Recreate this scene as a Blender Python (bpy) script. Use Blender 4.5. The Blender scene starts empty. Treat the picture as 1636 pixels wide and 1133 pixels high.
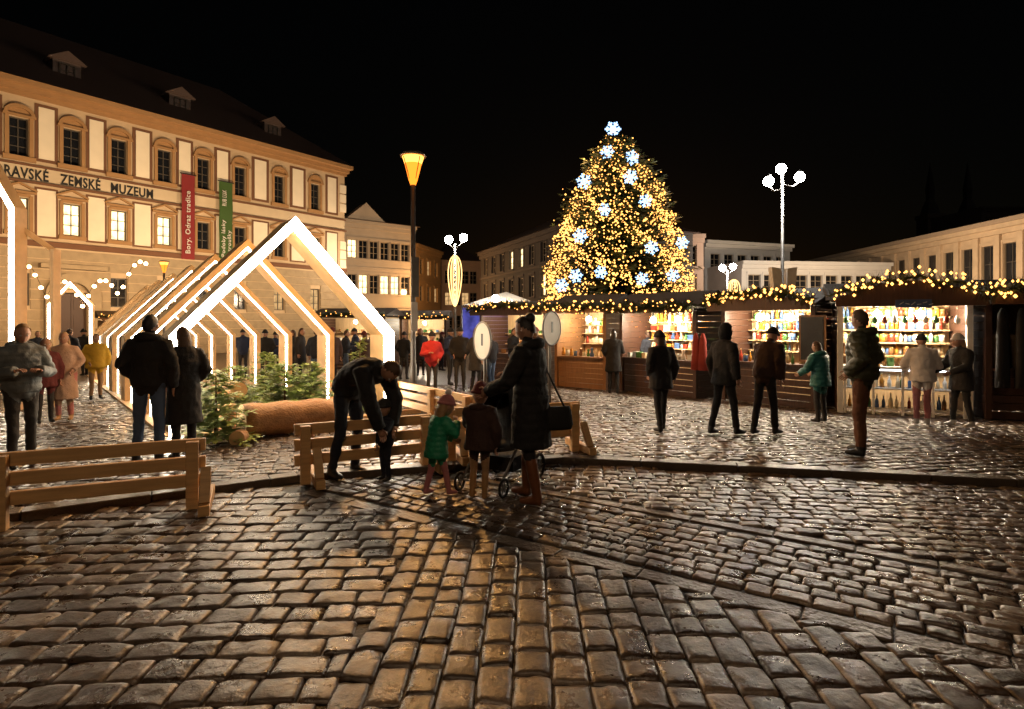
import bpy,bmesh,math,random
import numpy as np
from mathutils import Vector,Matrix,noise
random.seed(7); np.random.seed(7)
scene=bpy.context.scene; col=scene.collection
F=909.0; CX=818.0; HY=515.0; CH=1.67
V=Vector; PI=math.pi
def gx(px,Y): return (px-CX)/F*Y
def pz(py,Y): return CH-(py-HY)/F*Y
KERB=[(-30,-11.2),(-9,1.95),(-2.3,6.1),(.62,6.9),(5.31,5.9),(30,.63)]
def kerby(x): return float(np.interp(x,[k[0] for k in KERB],[k[1] for k in KERB]))
def slope(y): return .05-.025*min(max(0,y-7),23)
def gz(x,y): return slope(y) if y>kerby(x) else 0.0
# ---------------------------------------------------------------- materials
MATS={}
def M_(name,c,rough=.7,metal=0.,var=.22,scale=6.,bump=.15,bscale=30.,stretch=None):
    if name in MATS: return MATS[name]
    m=bpy.data.materials.new(name); m.use_nodes=True; nt=m.node_tree; N=nt.nodes; L=nt.links
    b=N['Principled BSDF']; tc=N.new('ShaderNodeTexCoord'); mp=N.new('ShaderNodeMapping')
    if stretch: mp.inputs['Scale'].default_value=stretch
    L.new(tc.outputs['Object'],mp.inputs['Vector'])
    nz=N.new('ShaderNodeTexNoise'); nz.inputs['Scale'].default_value=scale; nz.inputs['Detail'].default_value=6
    L.new(mp.outputs[0],nz.inputs['Vector'])
    mx=N.new('ShaderNodeMix'); mx.data_type='RGBA'
    mx.inputs[6].default_value=(*[x*(1-var) for x in c],1); mx.inputs[7].default_value=(*[min(1,x*(1+var)) for x in c],1)
    L.new(nz.outputs[0],mx.inputs[0]); L.new(mx.outputs[2],b.inputs['Base Color'])
    b.inputs['Roughness'].default_value=rough; b.inputs['Metallic'].default_value=metal
    if bump:
        n2=N.new('ShaderNodeTexNoise'); n2.inputs['Scale'].default_value=bscale; n2.inputs['Detail'].default_value=4
        L.new(mp.outputs[0],n2.inputs['Vector'])
        bp=N.new('ShaderNodeBump'); bp.inputs['Strength'].default_value=bump; bp.inputs['Distance'].default_value=.02
        L.new(n2.outputs[0],bp.inputs['Height']); L.new(bp.outputs[0],b.inputs['Normal'])
    MATS[name]=m; return m
def E_(name,c,s,var=0,sample=True):
    if name in MATS: return MATS[name]
    m=bpy.data.materials.new(name); m.use_nodes=True; nt=m.node_tree
    for n in list(nt.nodes): nt.nodes.remove(n)
    o=nt.nodes.new('ShaderNodeOutputMaterial'); e=nt.nodes.new('ShaderNodeEmission')
    e.inputs[0].default_value=(*c,1); e.inputs[1].default_value=s
    if var:
        tc=nt.nodes.new('ShaderNodeTexCoord'); nz=nt.nodes.new('ShaderNodeTexNoise'); nz.inputs['Scale'].default_value=2.2
        nt.links.new(tc.outputs['Object'],nz.inputs['Vector'])
        mr=nt.nodes.new('ShaderNodeMapRange'); mr.inputs[1].default_value=.3; mr.inputs[2].default_value=.7
        mr.inputs[3].default_value=s*(1-var); mr.inputs[4].default_value=s*(1+var)
        nt.links.new(nz.outputs[0],mr.inputs[0]); nt.links.new(mr.outputs[0],e.inputs[1])
    nt.links.new(e.outputs[0],o.inputs[0])
    if not sample: m.cycles.emission_sampling='NONE'
    MATS[name]=m; return m
def cloth(name,c,rough=.85): return M_('cloth_'+name,c,rough,0,.3,9,.3,60)
WOOD=M_('pale_timber',(.66,.42,.20),.55,0,.25,5,.12,22,(1,1,1))
WOODL=M_('spruce_board',(.56,.33,.14),.5,0,.4,4,.15,20,(.6,6,6))
STALLW=M_('stall_wood',(.050,.019,.009),.55,0,.5,5,.2,20,(6,6,.6))
STALLI=M_('stall_inner_wood',(.44,.29,.15),.6,0,.35,5,.2,20,(6,6,.6))
STALLP=M_('stall_pale_wood',(.24,.115,.045),.6,0,.4,5,.15,20,(6,6,.7))
BLACKM=M_('black_metal',(.02,.02,.02),.4,.6,.2)
GREYM=M_('grey_steel',(.16,.155,.15),.45,.6,.2,12,.05)
DARK=M_('dark_glass',(.012,.013,.016),.08,0,.2,3,0)
ROOFD=M_('dark_roof_tiles',(.075,.045,.035),.75,0,.3,10,.4,14)
CREAM=M_('cream_plaster',(.78,.66,.49),.85,0,.14,1.2,.1,12)
OCHRE=M_('ochre_trim',(.34,.18,.07),.8,0,.2,2,.1,12)
BROWN=M_('brown_plaster',(.15,.065,.03),.85,0,.2,1.5,.1,10)
STONE=M_('sand_stone',(.32,.235,.14),.85,0,.3,2.5,.3,9)
NEEDLE=M_('fir_needles',(.05,.07,.02),.6,0,.5,3,0)
BARK=M_('bark',(.13,.075,.04),.9,0,.45,6,.8,18,(3,3,.8))
PEEL=M_('peeled_log',(.38,.20,.09),.7,0,.55,4,.6,14,(1,3,3))
CUTW=M_('cut_wood',(.62,.42,.21),.7,0,.3,14,.1)
LED=E_('led_strip',(1,.84,.62),46); LED2=E_('led_strip_soft',(1,.82,.58),40)
WARMB=E_('warm_bulb',(1,.42,.09),5,0,False); WARMG=E_('golden_bulb',(1,.42,.09),4.5,0,False)
SPIR=E_('golden_tube',(1,.58,.2),3.2)
COOL=E_('cool_led',(.36,.60,1),2.9,0,False)
WHITEL=E_('white_lamp',(1,.93,.82),330); STALLL=E_('stall_lamp',(1,.84,.60),820); BACKL=E_('assumed_street_lamp',(1,.68,.40),150)
SODIUM=E_('sodium_lamp',(1,.22,.018),2.8)
LITWIN=E_('lit_window',(1,.74,.38),2.8,.5); LITDIM=E_('dim_lit_window',(1,.6,.25),.7,.4)
# ---------------------------------------------------------------- mesh builder
class MB:
    def __init__(s): s.v=[];s.f=[];s.m=[];s.sm=[]
    def add(s,vs,fs,m=0,sm=False):
        o=len(s.v)
        s.v.extend([tuple(v) for v in vs])
        for f in fs: s.f.append(tuple(i+o for i in f)); s.m.append(m); s.sm.append(sm)
    def box(s,x0,x1,y0,y1,z0,z1,m=0):
        s.add([(x0,y0,z0),(x1,y0,z0),(x1,y1,z0),(x0,y1,z0),(x0,y0,z1),(x1,y0,z1),(x1,y1,z1),(x0,y1,z1)],
              [(0,3,2,1),(4,5,6,7),(0,1,5,4),(1,2,6,5),(2,3,7,6),(3,0,4,7)],m)
    def beam(s,a,b,w,h,m=0,up=(0,0,1)):
        a=V(a);b=V(b);t=(b-a).normalized();sd=t.cross(V(up))
        if sd.length<1e-4: sd=t.cross(V((0,1,0)))
        sd.normalize(); u=sd.cross(t)
        sd*=w/2;u*=h/2
        s.add([a-sd-u,a+sd-u,a+sd+u,a-sd+u,b-sd-u,b+sd-u,b+sd+u,b-sd+u],
              [(0,1,2,3),(7,6,5,4),(4,5,1,0),(5,6,2,1),(6,7,3,2),(7,4,0,3)],m)
    def tube(s,pts,rads,n=8,m=0,sm=True,side=None,cap=True,cm=None):
        pts=[V(p) for p in pts]; k=len(pts); ref=V(side) if side else None
        vs=[];fs=[]
        for i,p in enumerate(pts):
            t=(pts[min(i+1,k-1)]-pts[max(i-1,0)])
            if t.length<1e-7: t=V((0,0,1))
            t.normalize()
            if ref is None:
                ref=V((1,0,0)) if abs(t.x)<.8 else V((0,1,0))
            sd=ref-t*ref.dot(t)
            if sd.length<1e-4: sd=t.orthogonal()
            sd.normalize(); ref=sd if not side else ref
            bt=t.cross(sd); r=rads[i] if not isinstance(rads,(int,float)) else rads
            rx,ry=(r,r) if isinstance(r,(int,float)) else r
            for j in range(n):
                a=2*PI*j/n; vs.append(p+sd*rx*math.cos(a)+bt*ry*math.sin(a))
        for i in range(k-1):
            for j in range(n): fs.append((i*n+j,i*n+(j+1)%n,(i+1)*n+(j+1)%n,(i+1)*n+j))
        s.add(vs,fs,m,sm)
        if cap:
            o=len(s.v)-len(vs); c=m if cm is None else cm
            s.f.append(tuple(o+j for j in reversed(range(n)))); s.m.append(c); s.sm.append(False)
            s.f.append(tuple(o+(k-1)*n+j for j in range(n))); s.m.append(c); s.sm.append(False)
    def ell(s,c,r,nu=12,nv=8,m=0,R=None,fn=None,keep=None):
        c=V(c); r=(r,r,r) if isinstance(r,(int,float)) else r
        vs=[];ds=[]
        for i in range(nv+1):
            th=PI*i/nv
            for j in range(nu):
                a=2*PI*j/nu; d=V((math.sin(th)*math.cos(a),math.sin(th)*math.sin(a),math.cos(th))); ds.append(d)
                p=V((d.x*r[0],d.y*r[1],d.z*r[2]))
                if fn: p=fn(d,p)
                if R: p=R@p
                vs.append(c+p)
        fs=[]
        for i in range(nv):
            for j in range(nu):
                f=(i*nu+j,(i+1)*nu+j,(i+1)*nu+(j+1)%nu,i*nu+(j+1)%nu)
                if keep and not all(keep(ds[q]) for q in f): continue
                if i==0: f=(f[0],f[1],f[2])
                elif i==nv-1: f=(f[0],f[1],f[3])
                fs.append(f)
        s.add(vs,fs,m,True)
    def octa(s,c,r,m=0):
        c=V(c); s.add([c+V(d)*r for d in ((1,0,0),(-1,0,0),(0,1,0),(0,-1,0),(0,0,1),(0,0,-1))],
          [(0,2,4),(2,1,4),(1,3,4),(3,0,4),(2,0,5),(1,2,5),(3,1,5),(0,3,5)],m,True)
    def prism(s,poly,y0,y1,m=0):
        n=len(poly); s.add([(x,y0,z) for x,z in poly]+[(x,y1,z) for x,z in poly],
          [tuple(range(n)),tuple(reversed(range(n,2*n)))]+[((i+1)%n,i,n+i,n+(i+1)%n) for i in range(n)],m)
    def mesh(s,name,mats):
        me=bpy.data.meshes.new(name); me.from_pydata(s.v,[],s.f)
        for m in (mats if isinstance(mats,(list,tuple)) else [mats]): me.materials.append(m)
        me.polygons.foreach_set('material_index',s.m); me.polygons.foreach_set('use_smooth',s.sm)
        me.update(); return me
    def build(s,name,mats,parent=None,loc=None):
        o=bpy.data.objects.new(name,s.mesh(name,mats)); col.objects.link(o)
        if parent: o.parent=parent
        if loc: o.location=loc
        return o
def tag(o,label=None,cat=None,group=None,kind=None):
    if label:
        o['label']=label
        if len(label.split())>16: print('LONG',len(label.split()),label)
    if cat:o['category']=cat
    if group:o['group']=group
    if kind:o['kind']=kind
    return o
def empty(name,loc,rz=0,label=None,cat=None,group=None):
    o=bpy.data.objects.new(name,None); col.objects.link(o); o.location=loc; o.rotation_euler=(0,0,rz); o.empty_display_size=.2
    return tag(o,label,cat,group)
def inst(name,me,parent=None,loc=(0,0,0),rot=(0,0,0),sc=None):
    o=bpy.data.objects.new(name,me); col.objects.link(o); o.parent=parent; o.location=loc; o.rotation_euler=rot
    if sc: o.scale=sc
    return o
def cp(o,parent=None,loc=None,rz=None):
    c=o.copy(); col.objects.link(c)
    if parent:c.parent=parent
    if loc is not None:c.location=loc
    if rz is not None:c.rotation_euler=(0,0,rz)
    return c
def cptree(o,loc,rz,label=None,group=None,sc=1):
    r=cp(o,None,loc,rz); r.scale=(sc,)*3
    if label:tag(r,label)
    if group:r['group']=group
    for ch in o.children:
        c=cp(ch,r)
        for g in ch.children: cp(g,c)
    return r
def bevel(o,w=.006,s=2): b=o.modifiers.new('b','BEVEL'); b.width=w; b.segments=s; return o
def text(name,body,width,height,m,parent,loc,vert=False,bold=.0):
    cu=bpy.data.curves.new(name,'FONT'); cu.body=body; cu.extrude=.02; cu.resolution_u=3; cu.offset=bold; cu.space_character=1.08
    to=bpy.data.objects.new('tmp',cu); col.objects.link(to); bpy.context.view_layer.update()
    me=bpy.data.meshes.new_from_object(to.evaluated_get(bpy.context.evaluated_depsgraph_get()))
    bpy.data.objects.remove(to)
    co=np.array([v.co for v in me.vertices]); mn=co.min(0); mx=co.max(0)
    sx=width/(mx[0]-mn[0]); sy=height/(mx[1]-mn[1])
    for v in me.vertices:
        x=(v.co.x-mn[0])*sx; y=(v.co.y-mn[1])*sy
        v.co=(-y,-v.co.z,x) if vert else (x,-v.co.z,y)
    me.materials.clear(); me.materials.append(m)
    return inst(name,me,parent,loc)
# ---------------------------------------------------------------- ground
def brickground(name):
    m=bpy.data.materials.new(name); m.use_nodes=True; nt=m.node_tree;N=nt.nodes;L=nt.links;b=N['Principled BSDF']
    tc=N.new('ShaderNodeTexCoord'); br=N.new('ShaderNodeTexBrick'); br.inputs['Scale'].default_value=1
    br.inputs['Brick Width'].default_value=.20; br.inputs['Row Height'].default_value=.16; br.inputs['Mortar Size'].default_value=.02; br.inputs['Mortar Smooth'].default_value=.6
    br.inputs['Color1'].default_value=(.13,.095,.07,1); br.inputs['Color2'].default_value=(.08,.055,.04,1); br.inputs['Mortar'].default_value=(.02,.016,.013,1)
    L.new(tc.outputs['Object'],br.inputs['Vector']); L.new(br.outputs[0],b.inputs['Base Color'])
    bp=N.new('ShaderNodeBump'); bp.inputs['Strength'].default_value=1; bp.inputs['Distance'].default_value=.02; bp.invert=True
    L.new(br.outputs['Fac'],bp.inputs['Height']); L.new(bp.outputs[0],b.inputs['Normal']); b.inputs['Roughness'].default_value=.34
    return m
def stonemat():
    m=bpy.data.materials.new('cobble_granite'); m.use_nodes=True; nt=m.node_tree;N=nt.nodes;L=nt.links;b=N['Principled BSDF']
    at=N.new('ShaderNodeAttribute'); at.attribute_name='rnd'
    cr=N.new('ShaderNodeValToRGB'); e=cr.color_ramp.elements
    e[0].position=0;e[0].color=(.045,.026,.015,1);e[1].position=1;e[1].color=(.20,.145,.10,1)
    x=e.new(.45);x.color=(.085,.054,.035,1); x=e.new(.78);x.color=(.12,.083,.056,1)
    L.new(at.outputs['Fac'],cr.inputs[0])
    tc=N.new('ShaderNodeTexCoord'); nz=N.new('ShaderNodeTexNoise'); nz.inputs['Scale'].default_value=18; nz.inputs['Detail'].default_value=10; nz.inputs['Roughness'].default_value=.78
    L.new(tc.outputs['Object'],nz.inputs['Vector'])
    mx=N.new('ShaderNodeMix');mx.data_type='RGBA';mx.blend_type='MULTIPLY';mx.inputs[0].default_value=.95
    mr=N.new('ShaderNodeMapRange');mr.inputs[1].default_value=.32;mr.inputs[2].default_value=.68;mr.inputs[3].default_value=.25;mr.inputs[4].default_value=1.5
    L.new(nz.outputs[0],mr.inputs[0]); L.new(cr.outputs[0],mx.inputs[6]); L.new(mr.outputs[0],mx.inputs[7]); L.new(mx.outputs[2],b.inputs['Base Color'])
    n2=N.new('ShaderNodeTexNoise'); n2.inputs['Scale'].default_value=5; n2.inputs['Detail'].default_value=9; n2.inputs['Roughness'].default_value=.7; L.new(tc.outputs['Object'],n2.inputs['Vector'])
    m2=N.new('ShaderNodeMapRange');m2.inputs[1].default_value=.36;m2.inputs[2].default_value=.66;m2.inputs[3].default_value=.20;m2.inputs[4].default_value=.50
    L.new(n2.outputs[0],m2.inputs[0]); L.new(m2.outputs[0],b.inputs['Roughness'])
    b.inputs['Specular IOR Level'].default_value=.75
    n3=N.new('ShaderNodeTexNoise'); n3.inputs['Scale'].default_value=26; n3.inputs['Detail'].default_value=10; n3.inputs['Roughness'].default_value=.62; L.new(tc.outputs['Object'],n3.inputs['Vector'])
    bp=N.new('ShaderNodeBump'); bp.inputs['Strength'].default_value=.55; bp.inputs['Distance'].default_value=.013
    L.new(n3.outputs[0],bp.inputs['Height']); L.new(bp.outputs[0],b.inputs['Normal'])
    return m
GST=stonemat(); MORTAR=M_('joint_dirt',(.014,.010,.008),.6,0,.4,8,.5,40); FARG=brickground('far_cobbles')
mb=MB(); mb.add([(-400,-30,-.025),(400,-30,-.025),(400,8,-.025),(-400,8,-.025)],[(0,1,2,3)])
tag(mb.build('ground',MORTAR),kind='structure')
mb=MB(); xs=[-40,-30,-9,-2.3,.62,5.31,30,40]; rows=[]
for i,x in enumerate(xs):
    ky=kerby(x); rows.append([(x,ky+.02,.024),(x,7.0 if ky<7 else 7.2,.024),(x,17.02,-.20-.026)])
vs=[p for r in rows for p in r]; fs=[]
for i in range(len(xs)-1):
    for j in range(2): a=i*3+j; fs.append((a,a+3,a+4,a+1))
mb.add(vs,fs); tag(mb.build('pavement',MORTAR),kind='structure')
mb=MB(); mb.add([(-400,17,-.2),(400,17,-.2),(400,30,-.525),(-400,30,-.525),(400,500,-.525),(-400,500,-.525)],[(0,1,2,3),(3,2,4,5)])
tag(mb.build('square',FARG),kind='structure')
A0=V((-2.13,5.73)); A1=V((2.5,2.785)); AD=(A1-A0).normalized(); AN=V((-AD.y,AD.x))
B0=V((.384,5.62))
def sd(x,y,o): return (V((x,y))-o).dot(AN)
def field(ang,a,b,pred,ymin,ymax):
    ca,sa=math.cos(ang),math.sin(ang); out=[]
    R=22; v=-R
    def xy(u,vc): return u*ca-vc*sa, u*sa+vc*ca+8
    while v<R:
        w=b*random.uniform(.9,1.1); vc=v+w/2; v+=w; u=-R+random.random()*a
        while u<R:
            l=a*random.uniform(.72,1.3); u0=u; u1=u+l; u+=l
            x,y=xy((u0+u1)/2,vc)
            if y<ymin or y>ymax or abs(x)>y*.93+2.2: continue
            ok=[pred(*xy(u0+l*(k+.5)/8,vc)) for k in range(8)]
            if not any(ok): continue
            if not all(ok):
                i0=ok.index(True); i1=i0
                while i1<8 and ok[i1]: i1+=1
                u0,u1=u0+l*i0/8,u0+l*i1/8
                if u1-u0<.055: continue
                x,y=xy((u0+u1)/2,vc)
            out.append((x,y,ang,(u1-u0)/2-.0025,w/2-.0025))
    return out
def kd(x,y): return y-kerby(x)
dv=lambda x,y: x-(-.815+.03*(y-2.5))
sl=[]
sl+=field(.05,.235,.175,lambda x,y: dv(x,y)<.0 and sd(x,y,A0)<-.085 and kd(x,y)<-.13,1.6,7.2)
sl+=field(PI/2-.03,.22,.17,lambda x,y: dv(x,y)>=.07 and sd(x,y,A0)<-.085 and kd(x,y)<-.13,1.6,7.2)
sl+=field(-.57,.175,.125,lambda x,y: sd(x,y,A0)>.13 and sd(x,y,B0)<-.12 and kd(x,y)<-.13,1.6,7.2)
sl+=field(-.12,.175,.125,lambda x,y: sd(x,y,A0)>.10 and sd(x,y,B0)>.08 and kd(x,y)<-.15,1.6,7.2)
near=sl
mid=field(.16,.175,.135,lambda x,y: kd(x,y)>.13,4,17.1)
nearp=[s for s in mid if s[1]<8.5]; mid=[s for s in mid if s[1]>=8.5]
def stones(name,lst,us,raised,jit=.0022):
    us=np.array(us);n=len(us);U,W=np.meshgrid(us,us,indexing='ij');U=U.ravel();W=W.ravel();K=len(lst)
    A=np.array(lst);r=np.random.rand(K,12)
    tz=-.020*(np.abs(U)**22+np.abs(W)**22)-.0025*(np.abs(U)**4+np.abs(W)**4)
    x=U[None]*(1-.03*(W[None]**8))*(1+ (r[:,0:1]-.5)*.12*W[None])*A[:,3:4]; y=W[None]*(1-.03*(U[None]**8))*(1+(r[:,1:2]-.5)*.12*U[None])*A[:,4:5]
    x=x+(np.random.rand(K,n*n)-.5)*jit*2.2; y=y+(np.random.rand(K,n*n)-.5)*jit*2.2
    z=tz[None]+(r[:,2:3]-.5)*.011+(r[:,3:4]-.5)*.065*x+(r[:,4:5]-.5)*.065*y
    z=z+.0038*np.sin(U[None]*3*r[:,5:6]*2+r[:,6:7]*6)*np.sin(W[None]*3*r[:,7:8]*2+r[:,8:9]*6)+(np.random.rand(K,n*n)-.5)*jit*1.6
    an=A[:,2:3]+(r[:,9:10]-.5)*.06
    X=A[:,0:1]+x*np.cos(an)-y*np.sin(an); Y=A[:,1:2]+x*np.sin(an)+y*np.cos(an)
    if raised: z=z+.05-.025*np.clip(Y-7,0,23)
    vs=np.stack([X,Y,z-.004],-1).reshape(-1,3)
    idx=np.arange(n*n).reshape(n,n); q=np.stack([idx[:-1,:-1],idx[1:,:-1],idx[1:,1:],idx[:-1,1:]],-1).reshape(-1,4)
    fs=(q[None]+(np.arange(K)*n*n)[:,None,None]).reshape(-1,4)
    me=bpy.data.meshes.new(name); nv=len(vs); nf=len(fs)
    me.vertices.add(nv); me.vertices.foreach_set('co',vs.ravel().astype(np.float32))
    me.loops.add(nf*4); me.loops.foreach_set('vertex_index',fs.ravel().astype(np.int32))
    me.polygons.add(nf); me.polygons.foreach_set('loop_start',np.arange(0,nf*4,4,dtype=np.int32))
    me.polygons.foreach_set('use_smooth',np.ones(nf,dtype=bool)); me.update(calc_edges=True); me.validate()
    at=me.attributes.new('rnd','FLOAT','FACE'); at.data.foreach_set('value',np.repeat(r[:,10],len(q)).astype(np.float32))
    me.materials.append(GST); o=bpy.data.objects.new(name,me); col.objects.link(o); tag(o,kind='structure'); return o
stones('cobblestone_paving',near,[-1,-.97,-.9,-.7,-.35,0,.35,.7,.9,.97,1],False)
stones('cobblestone_pavement',nearp,[-1,-.95,-.8,0,.8,.95,1],True)
stones('cobblestone_square',mid,[-1,-.9,0,.9,1],True)
KST=M_('kerb_granite',(.085,.06,.042),.36,0,.4,6,.6,30)
def band(name,a,b,w,z0,z1,step):
    mb=MB(); a=V((*a,0));b=V((*b,0));L=(b-a).length;t=(b-a)/L;s=0
    while s<L-.05:
        l=min(step*random.uniform(.8,1.2),L-s); p=a+t*s; q=a+t*(s+l-.008); dz=random.uniform(-.003,.003)
        mb.beam(p+V((0,0,(z0+z1)/2+dz)),q+V((0,0,(z0+z1)/2+dz)),w*random.uniform(.97,1),z1-z0); s+=l
    o=mb.build(name,KST); tag(o,kind='structure'); bevel(o,.010); return o
def ext(o,t0,t1): return (o.x+AD.x*t0,o.y+AD.y*t0),(o.x+AD.x*t1,o.y+AD.y*t1)
band('paving_strip',*ext(A0,.1,7.5),.155,-.06,-.012,.55)
band('paving_strip',*ext(B0,-.9,8),.12,-.06,-.012,.55)
for i in range(1,4): band('kerb',KERB[i],KERB[i+1],.18,-.06,.055,.9)
band('kerb',KERB[4],(16,3.62),.18,-.06,.055,.9)
# ---------------------------------------------------------------- buildings
def wallface(mb,x0,x1,z0,z1,holes,dp=.28,m=0):
    xs=sorted(set([x0,x1]+[h[0] for h in holes]+[h[1] for h in holes])); zs=sorted(set([z0,z1]+[h[2] for h in holes]+[h[3] for h in holes]))
    for i in range(len(xs)-1):
        for j in range(len(zs)-1):
            cx=(xs[i]+xs[i+1])/2; cz=(zs[j]+zs[j+1])/2
            if any(h[0]<cx<h[1] and h[2]<cz<h[3] for h in holes): continue
            a,b,c,d=xs[i],xs[i+1],zs[j],zs[j+1]
            mb.add([(a,0,c),(b,0,c),(b,0,d),(a,0,d)],[(0,1,2,3)],m)
    for a,b,c,d in holes:
        mb.add([(a,0,c),(b,0,c),(b,0,d),(a,0,d),(a,dp,c),(b,dp,c),(b,dp,d),(a,dp,d)],[(0,4,5,1),(1,5,6,2),(2,6,7,3),(3,7,4,0)],m)
def window_mesh(w,h,cols=2,rws=3,fr=.06):
    f=MB(); f.box(-w/2,-w/2+fr,-.03,.05,0,h); f.box(w/2-fr,w/2,-.03,.05,0,h); f.box(-w/2+fr,w/2-fr,-.03,.05,0,fr); f.box(-w/2+fr,w/2-fr,-.03,.05,h-fr,h)
    for i in range(1,cols): x=-w/2+w*i/cols; f.box(x-.025,x+.025,-.02,.04,fr,h-fr)
    for i in range(1,rws): z=h*i/rws; f.box(-w/2+fr,w/2-fr,-.015,.035,z-.02,z+.02)
    p=MB(); p.add([(-w/2,.045,0),(w/2,.045,0),(w/2,.045,h),(-w/2,.045,h)],[(0,1,2,3)])
    return f,p
FRAME=M_('window_frame_paint',(.32,.25,.17),.5,0,.1,5,0); FRAMED=M_('dark_window_frame',(.07,.055,.04),.5,0,.1,5,0)
WCACHE={}
def add_window(parent,x,z,w,h,lit=None,cols=2,rws=3,fm=None,y=.2):
    fm=fm or FRAME; k=(round(w,2),round(h,2),cols,rws,fm.name)
    if k not in WCACHE: f,p=window_mesh(w,h,cols,rws); WCACHE[k]=(f.mesh('window',fm),{},p)
    fme,pd,p=WCACHE[k]; lm=lit or DARK
    if lm.name not in pd: pd[lm.name]=p.mesh('pane',lm)
    wo=inst('window',fme,parent,(x,y,z)); inst('pane',pd[lm.name],wo); return wo
def bframe(A,B):
    d=V((B[0]-A[0],B[1]-A[1])); return d.length, math.atan2(d.y,d.x)
def roofmesh(W,D,z,h,ov=.5):
    mb=MB(); r=D/2; hl=min(r,W*.4); hr=W-hl
    p=[(-ov,-ov,z),(W+ov,-ov,z),(W+ov,D+ov,z),(-ov,D+ov,z),(hl,r,z+h),(hr,r,z+h)]
    mb.add(p,[(0,1,5,4),(1,2,5),(2,3,4,5),(3,0,4),(3,2,1,0)]); return mb
def building(label,A,B,H,rows,n,ww,wm,roofh,D=12,zb=-.6,lit=lambda r,c:None,trim=CREAM,marg=.5,fm=None,cornice=.35,roofm=ROOFD,pilaster=0):
    W,rz=bframe(A,B); root=empty('building',(A[0],A[1],0),rz,label,'building')
    sp=(W-2*marg)/n; hs=[];wl=[]
    for r,(z0,z1) in enumerate(rows):
        for c in range(n):
            x=marg+sp*(c+.5); hs.append((x-ww/2,x+ww/2,z0,z1)); wl.append((x,z0,z1,r,c))
    mb=MB(); wallface(mb,0,W,zb,H,hs); mb.add([(0,0,zb),(0,D,zb),(0,D,H),(0,0,H),(W,0,zb),(W,D,zb),(W,D,H),(W,0,H)],[(0,3,2,1),(4,5,6,7),(1,2,6,5),(3,7,6,2)])
    mb.build('wall',wm,root)
    sur={}
    for x,z0,z1,r,c in wl:
        add_window(root,x,z0,ww,z1-z0,lit(r,c),fm=fm)
        k=round(z1-z0,2)
        if k not in sur:
            h=z1-z0; m=MB(); m.box(-ww/2-.14,ww/2+.14,-.09,-.002,h+.1,h+.28); m.box(-ww/2-.12,ww/2+.12,-.11,-.002,-.15,-.02)
            m.box(-ww/2-.14,-ww/2-.02,-.05,-.002,-.0205,h+.1005); m.box(ww/2+.02,ww/2+.14,-.05,-.002,-.0205,h+.1005); sur[k]=m.mesh('window_surround',trim)
        inst('window_surround',sur[k],root,(x,0,z0))
    mb=MB(); mb.box(-.1,W+.1,-cornice,-.003,H-.35,H); mb.box(-.05,W+.05,-cornice*.5,-.003,H-.75,H-.349); mb.build('cornice',trim,root)
    for r in rows[:-1]: mb=MB(); mb.box(-.03,W+.03,-.12,-.004,r[1]+.55,r[1]+.75); mb.build('string_course',trim,root)
    if pilaster:
        for c in range(n+1):
            x=marg+sp*c; q=MB(); q.box(x-pilaster/2,x+pilaster/2,-.22,-.005,zb,H-.76); q.build('pilaster',trim,root)
    if roofh: roofmesh(W,D,H+.004,roofh).build('roof',roofm,root)
    return root,W
MD=V((.59,.807)).normalized(); U0=-6.0
mo=V((-27.7,30.8))+MD*U0
mus=empty('museum_building',(mo.x,mo.y,0),math.atan2(MD.y,MD.x),'long lit museum palace with arched upper windows, big lettering and dark roof','building')
MW=22.5-U0
us=[-4.3,-1.75,.78,3.2,5.6,8.2,10.7,13.3,16.4,19.6]; UX=[u-U0 for u in us]
hs=[]
for x in UX: hs+=[(x-.42,x+.42,10.9,13.0),(x-.42,x+.42,6.75,8.6)]
gw=[x for i,x in enumerate(UX) if i not in (3,)]
for x in gw: hs.append((x-.45,x+.45,2.6,4.4))
hs.append((UX[3]-.75,UX[3]+.75,-.6,3.4))
mb=MB(); wallface(mb,0,MW,-.6,15,hs); mb.add([(0,0,-.6),(0,14,-.6),(0,14,15),(0,0,15),(MW,0,-.6),(MW,14,-.6),(MW,14,15),(MW,0,15)],[(0,3,2,1),(4,5,6,7),(1,2,6,5),(3,7,6,2)])
MWALL=M_('museum_wall_plaster',(.50,.36,.22),.85,0,.22,1.0,.12,10)
mb.build('wall',MWALL,mus)
for i,x in enumerate(UX):
    add_window(mus,x,10.9,.84,2.1,None,2,4,FRAMED); add_window(mus,x,6.75,.84,1.85,LITWIN if i<6 else None,2,3,FRAMED)
for x in gw: add_window(mus,x,2.6,.9,1.8,LITDIM if x>20 else None,2,3,FRAMED)
us_=MB(); us_.box(-.62,-.44,-.1,-.002,10.6,13.05); us_.box(.44,.62,-.1,-.002,10.6,13.05); us_.box(-.72,.72,-.16,-.003,10.6,10.86)
n=12; arc=[(.68*math.cos(PI*i/n),13.15+.55*math.sin(PI*i/n)) for i in range(n+1)]; arc2=[(.5*math.cos(PI*i/n),13.15+.36*math.sin(PI*i/n)) for i in range(n+1)]
for i in range(n): us_.prism([arc[i],arc[i+1],arc2[i+1],arc2[i]],-.18,-.002)
us_.box(-.72,.72,-.17,-.002,13.03,13.15); us_.prism(arc2,-.05,-.002)
use=us_.mesh('window_surround',OCHRE)
ls_=MB(); ls_.box(-.6,-.44,-.09,-.002,6.5,8.7); ls_.box(.44,.6,-.09,-.002,6.5,8.7); ls_.box(-.66,.66,-.15,-.003,6.5,6.72); ls_.box(-.75,.75,-.17,-.002,8.82,8.95)
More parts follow.
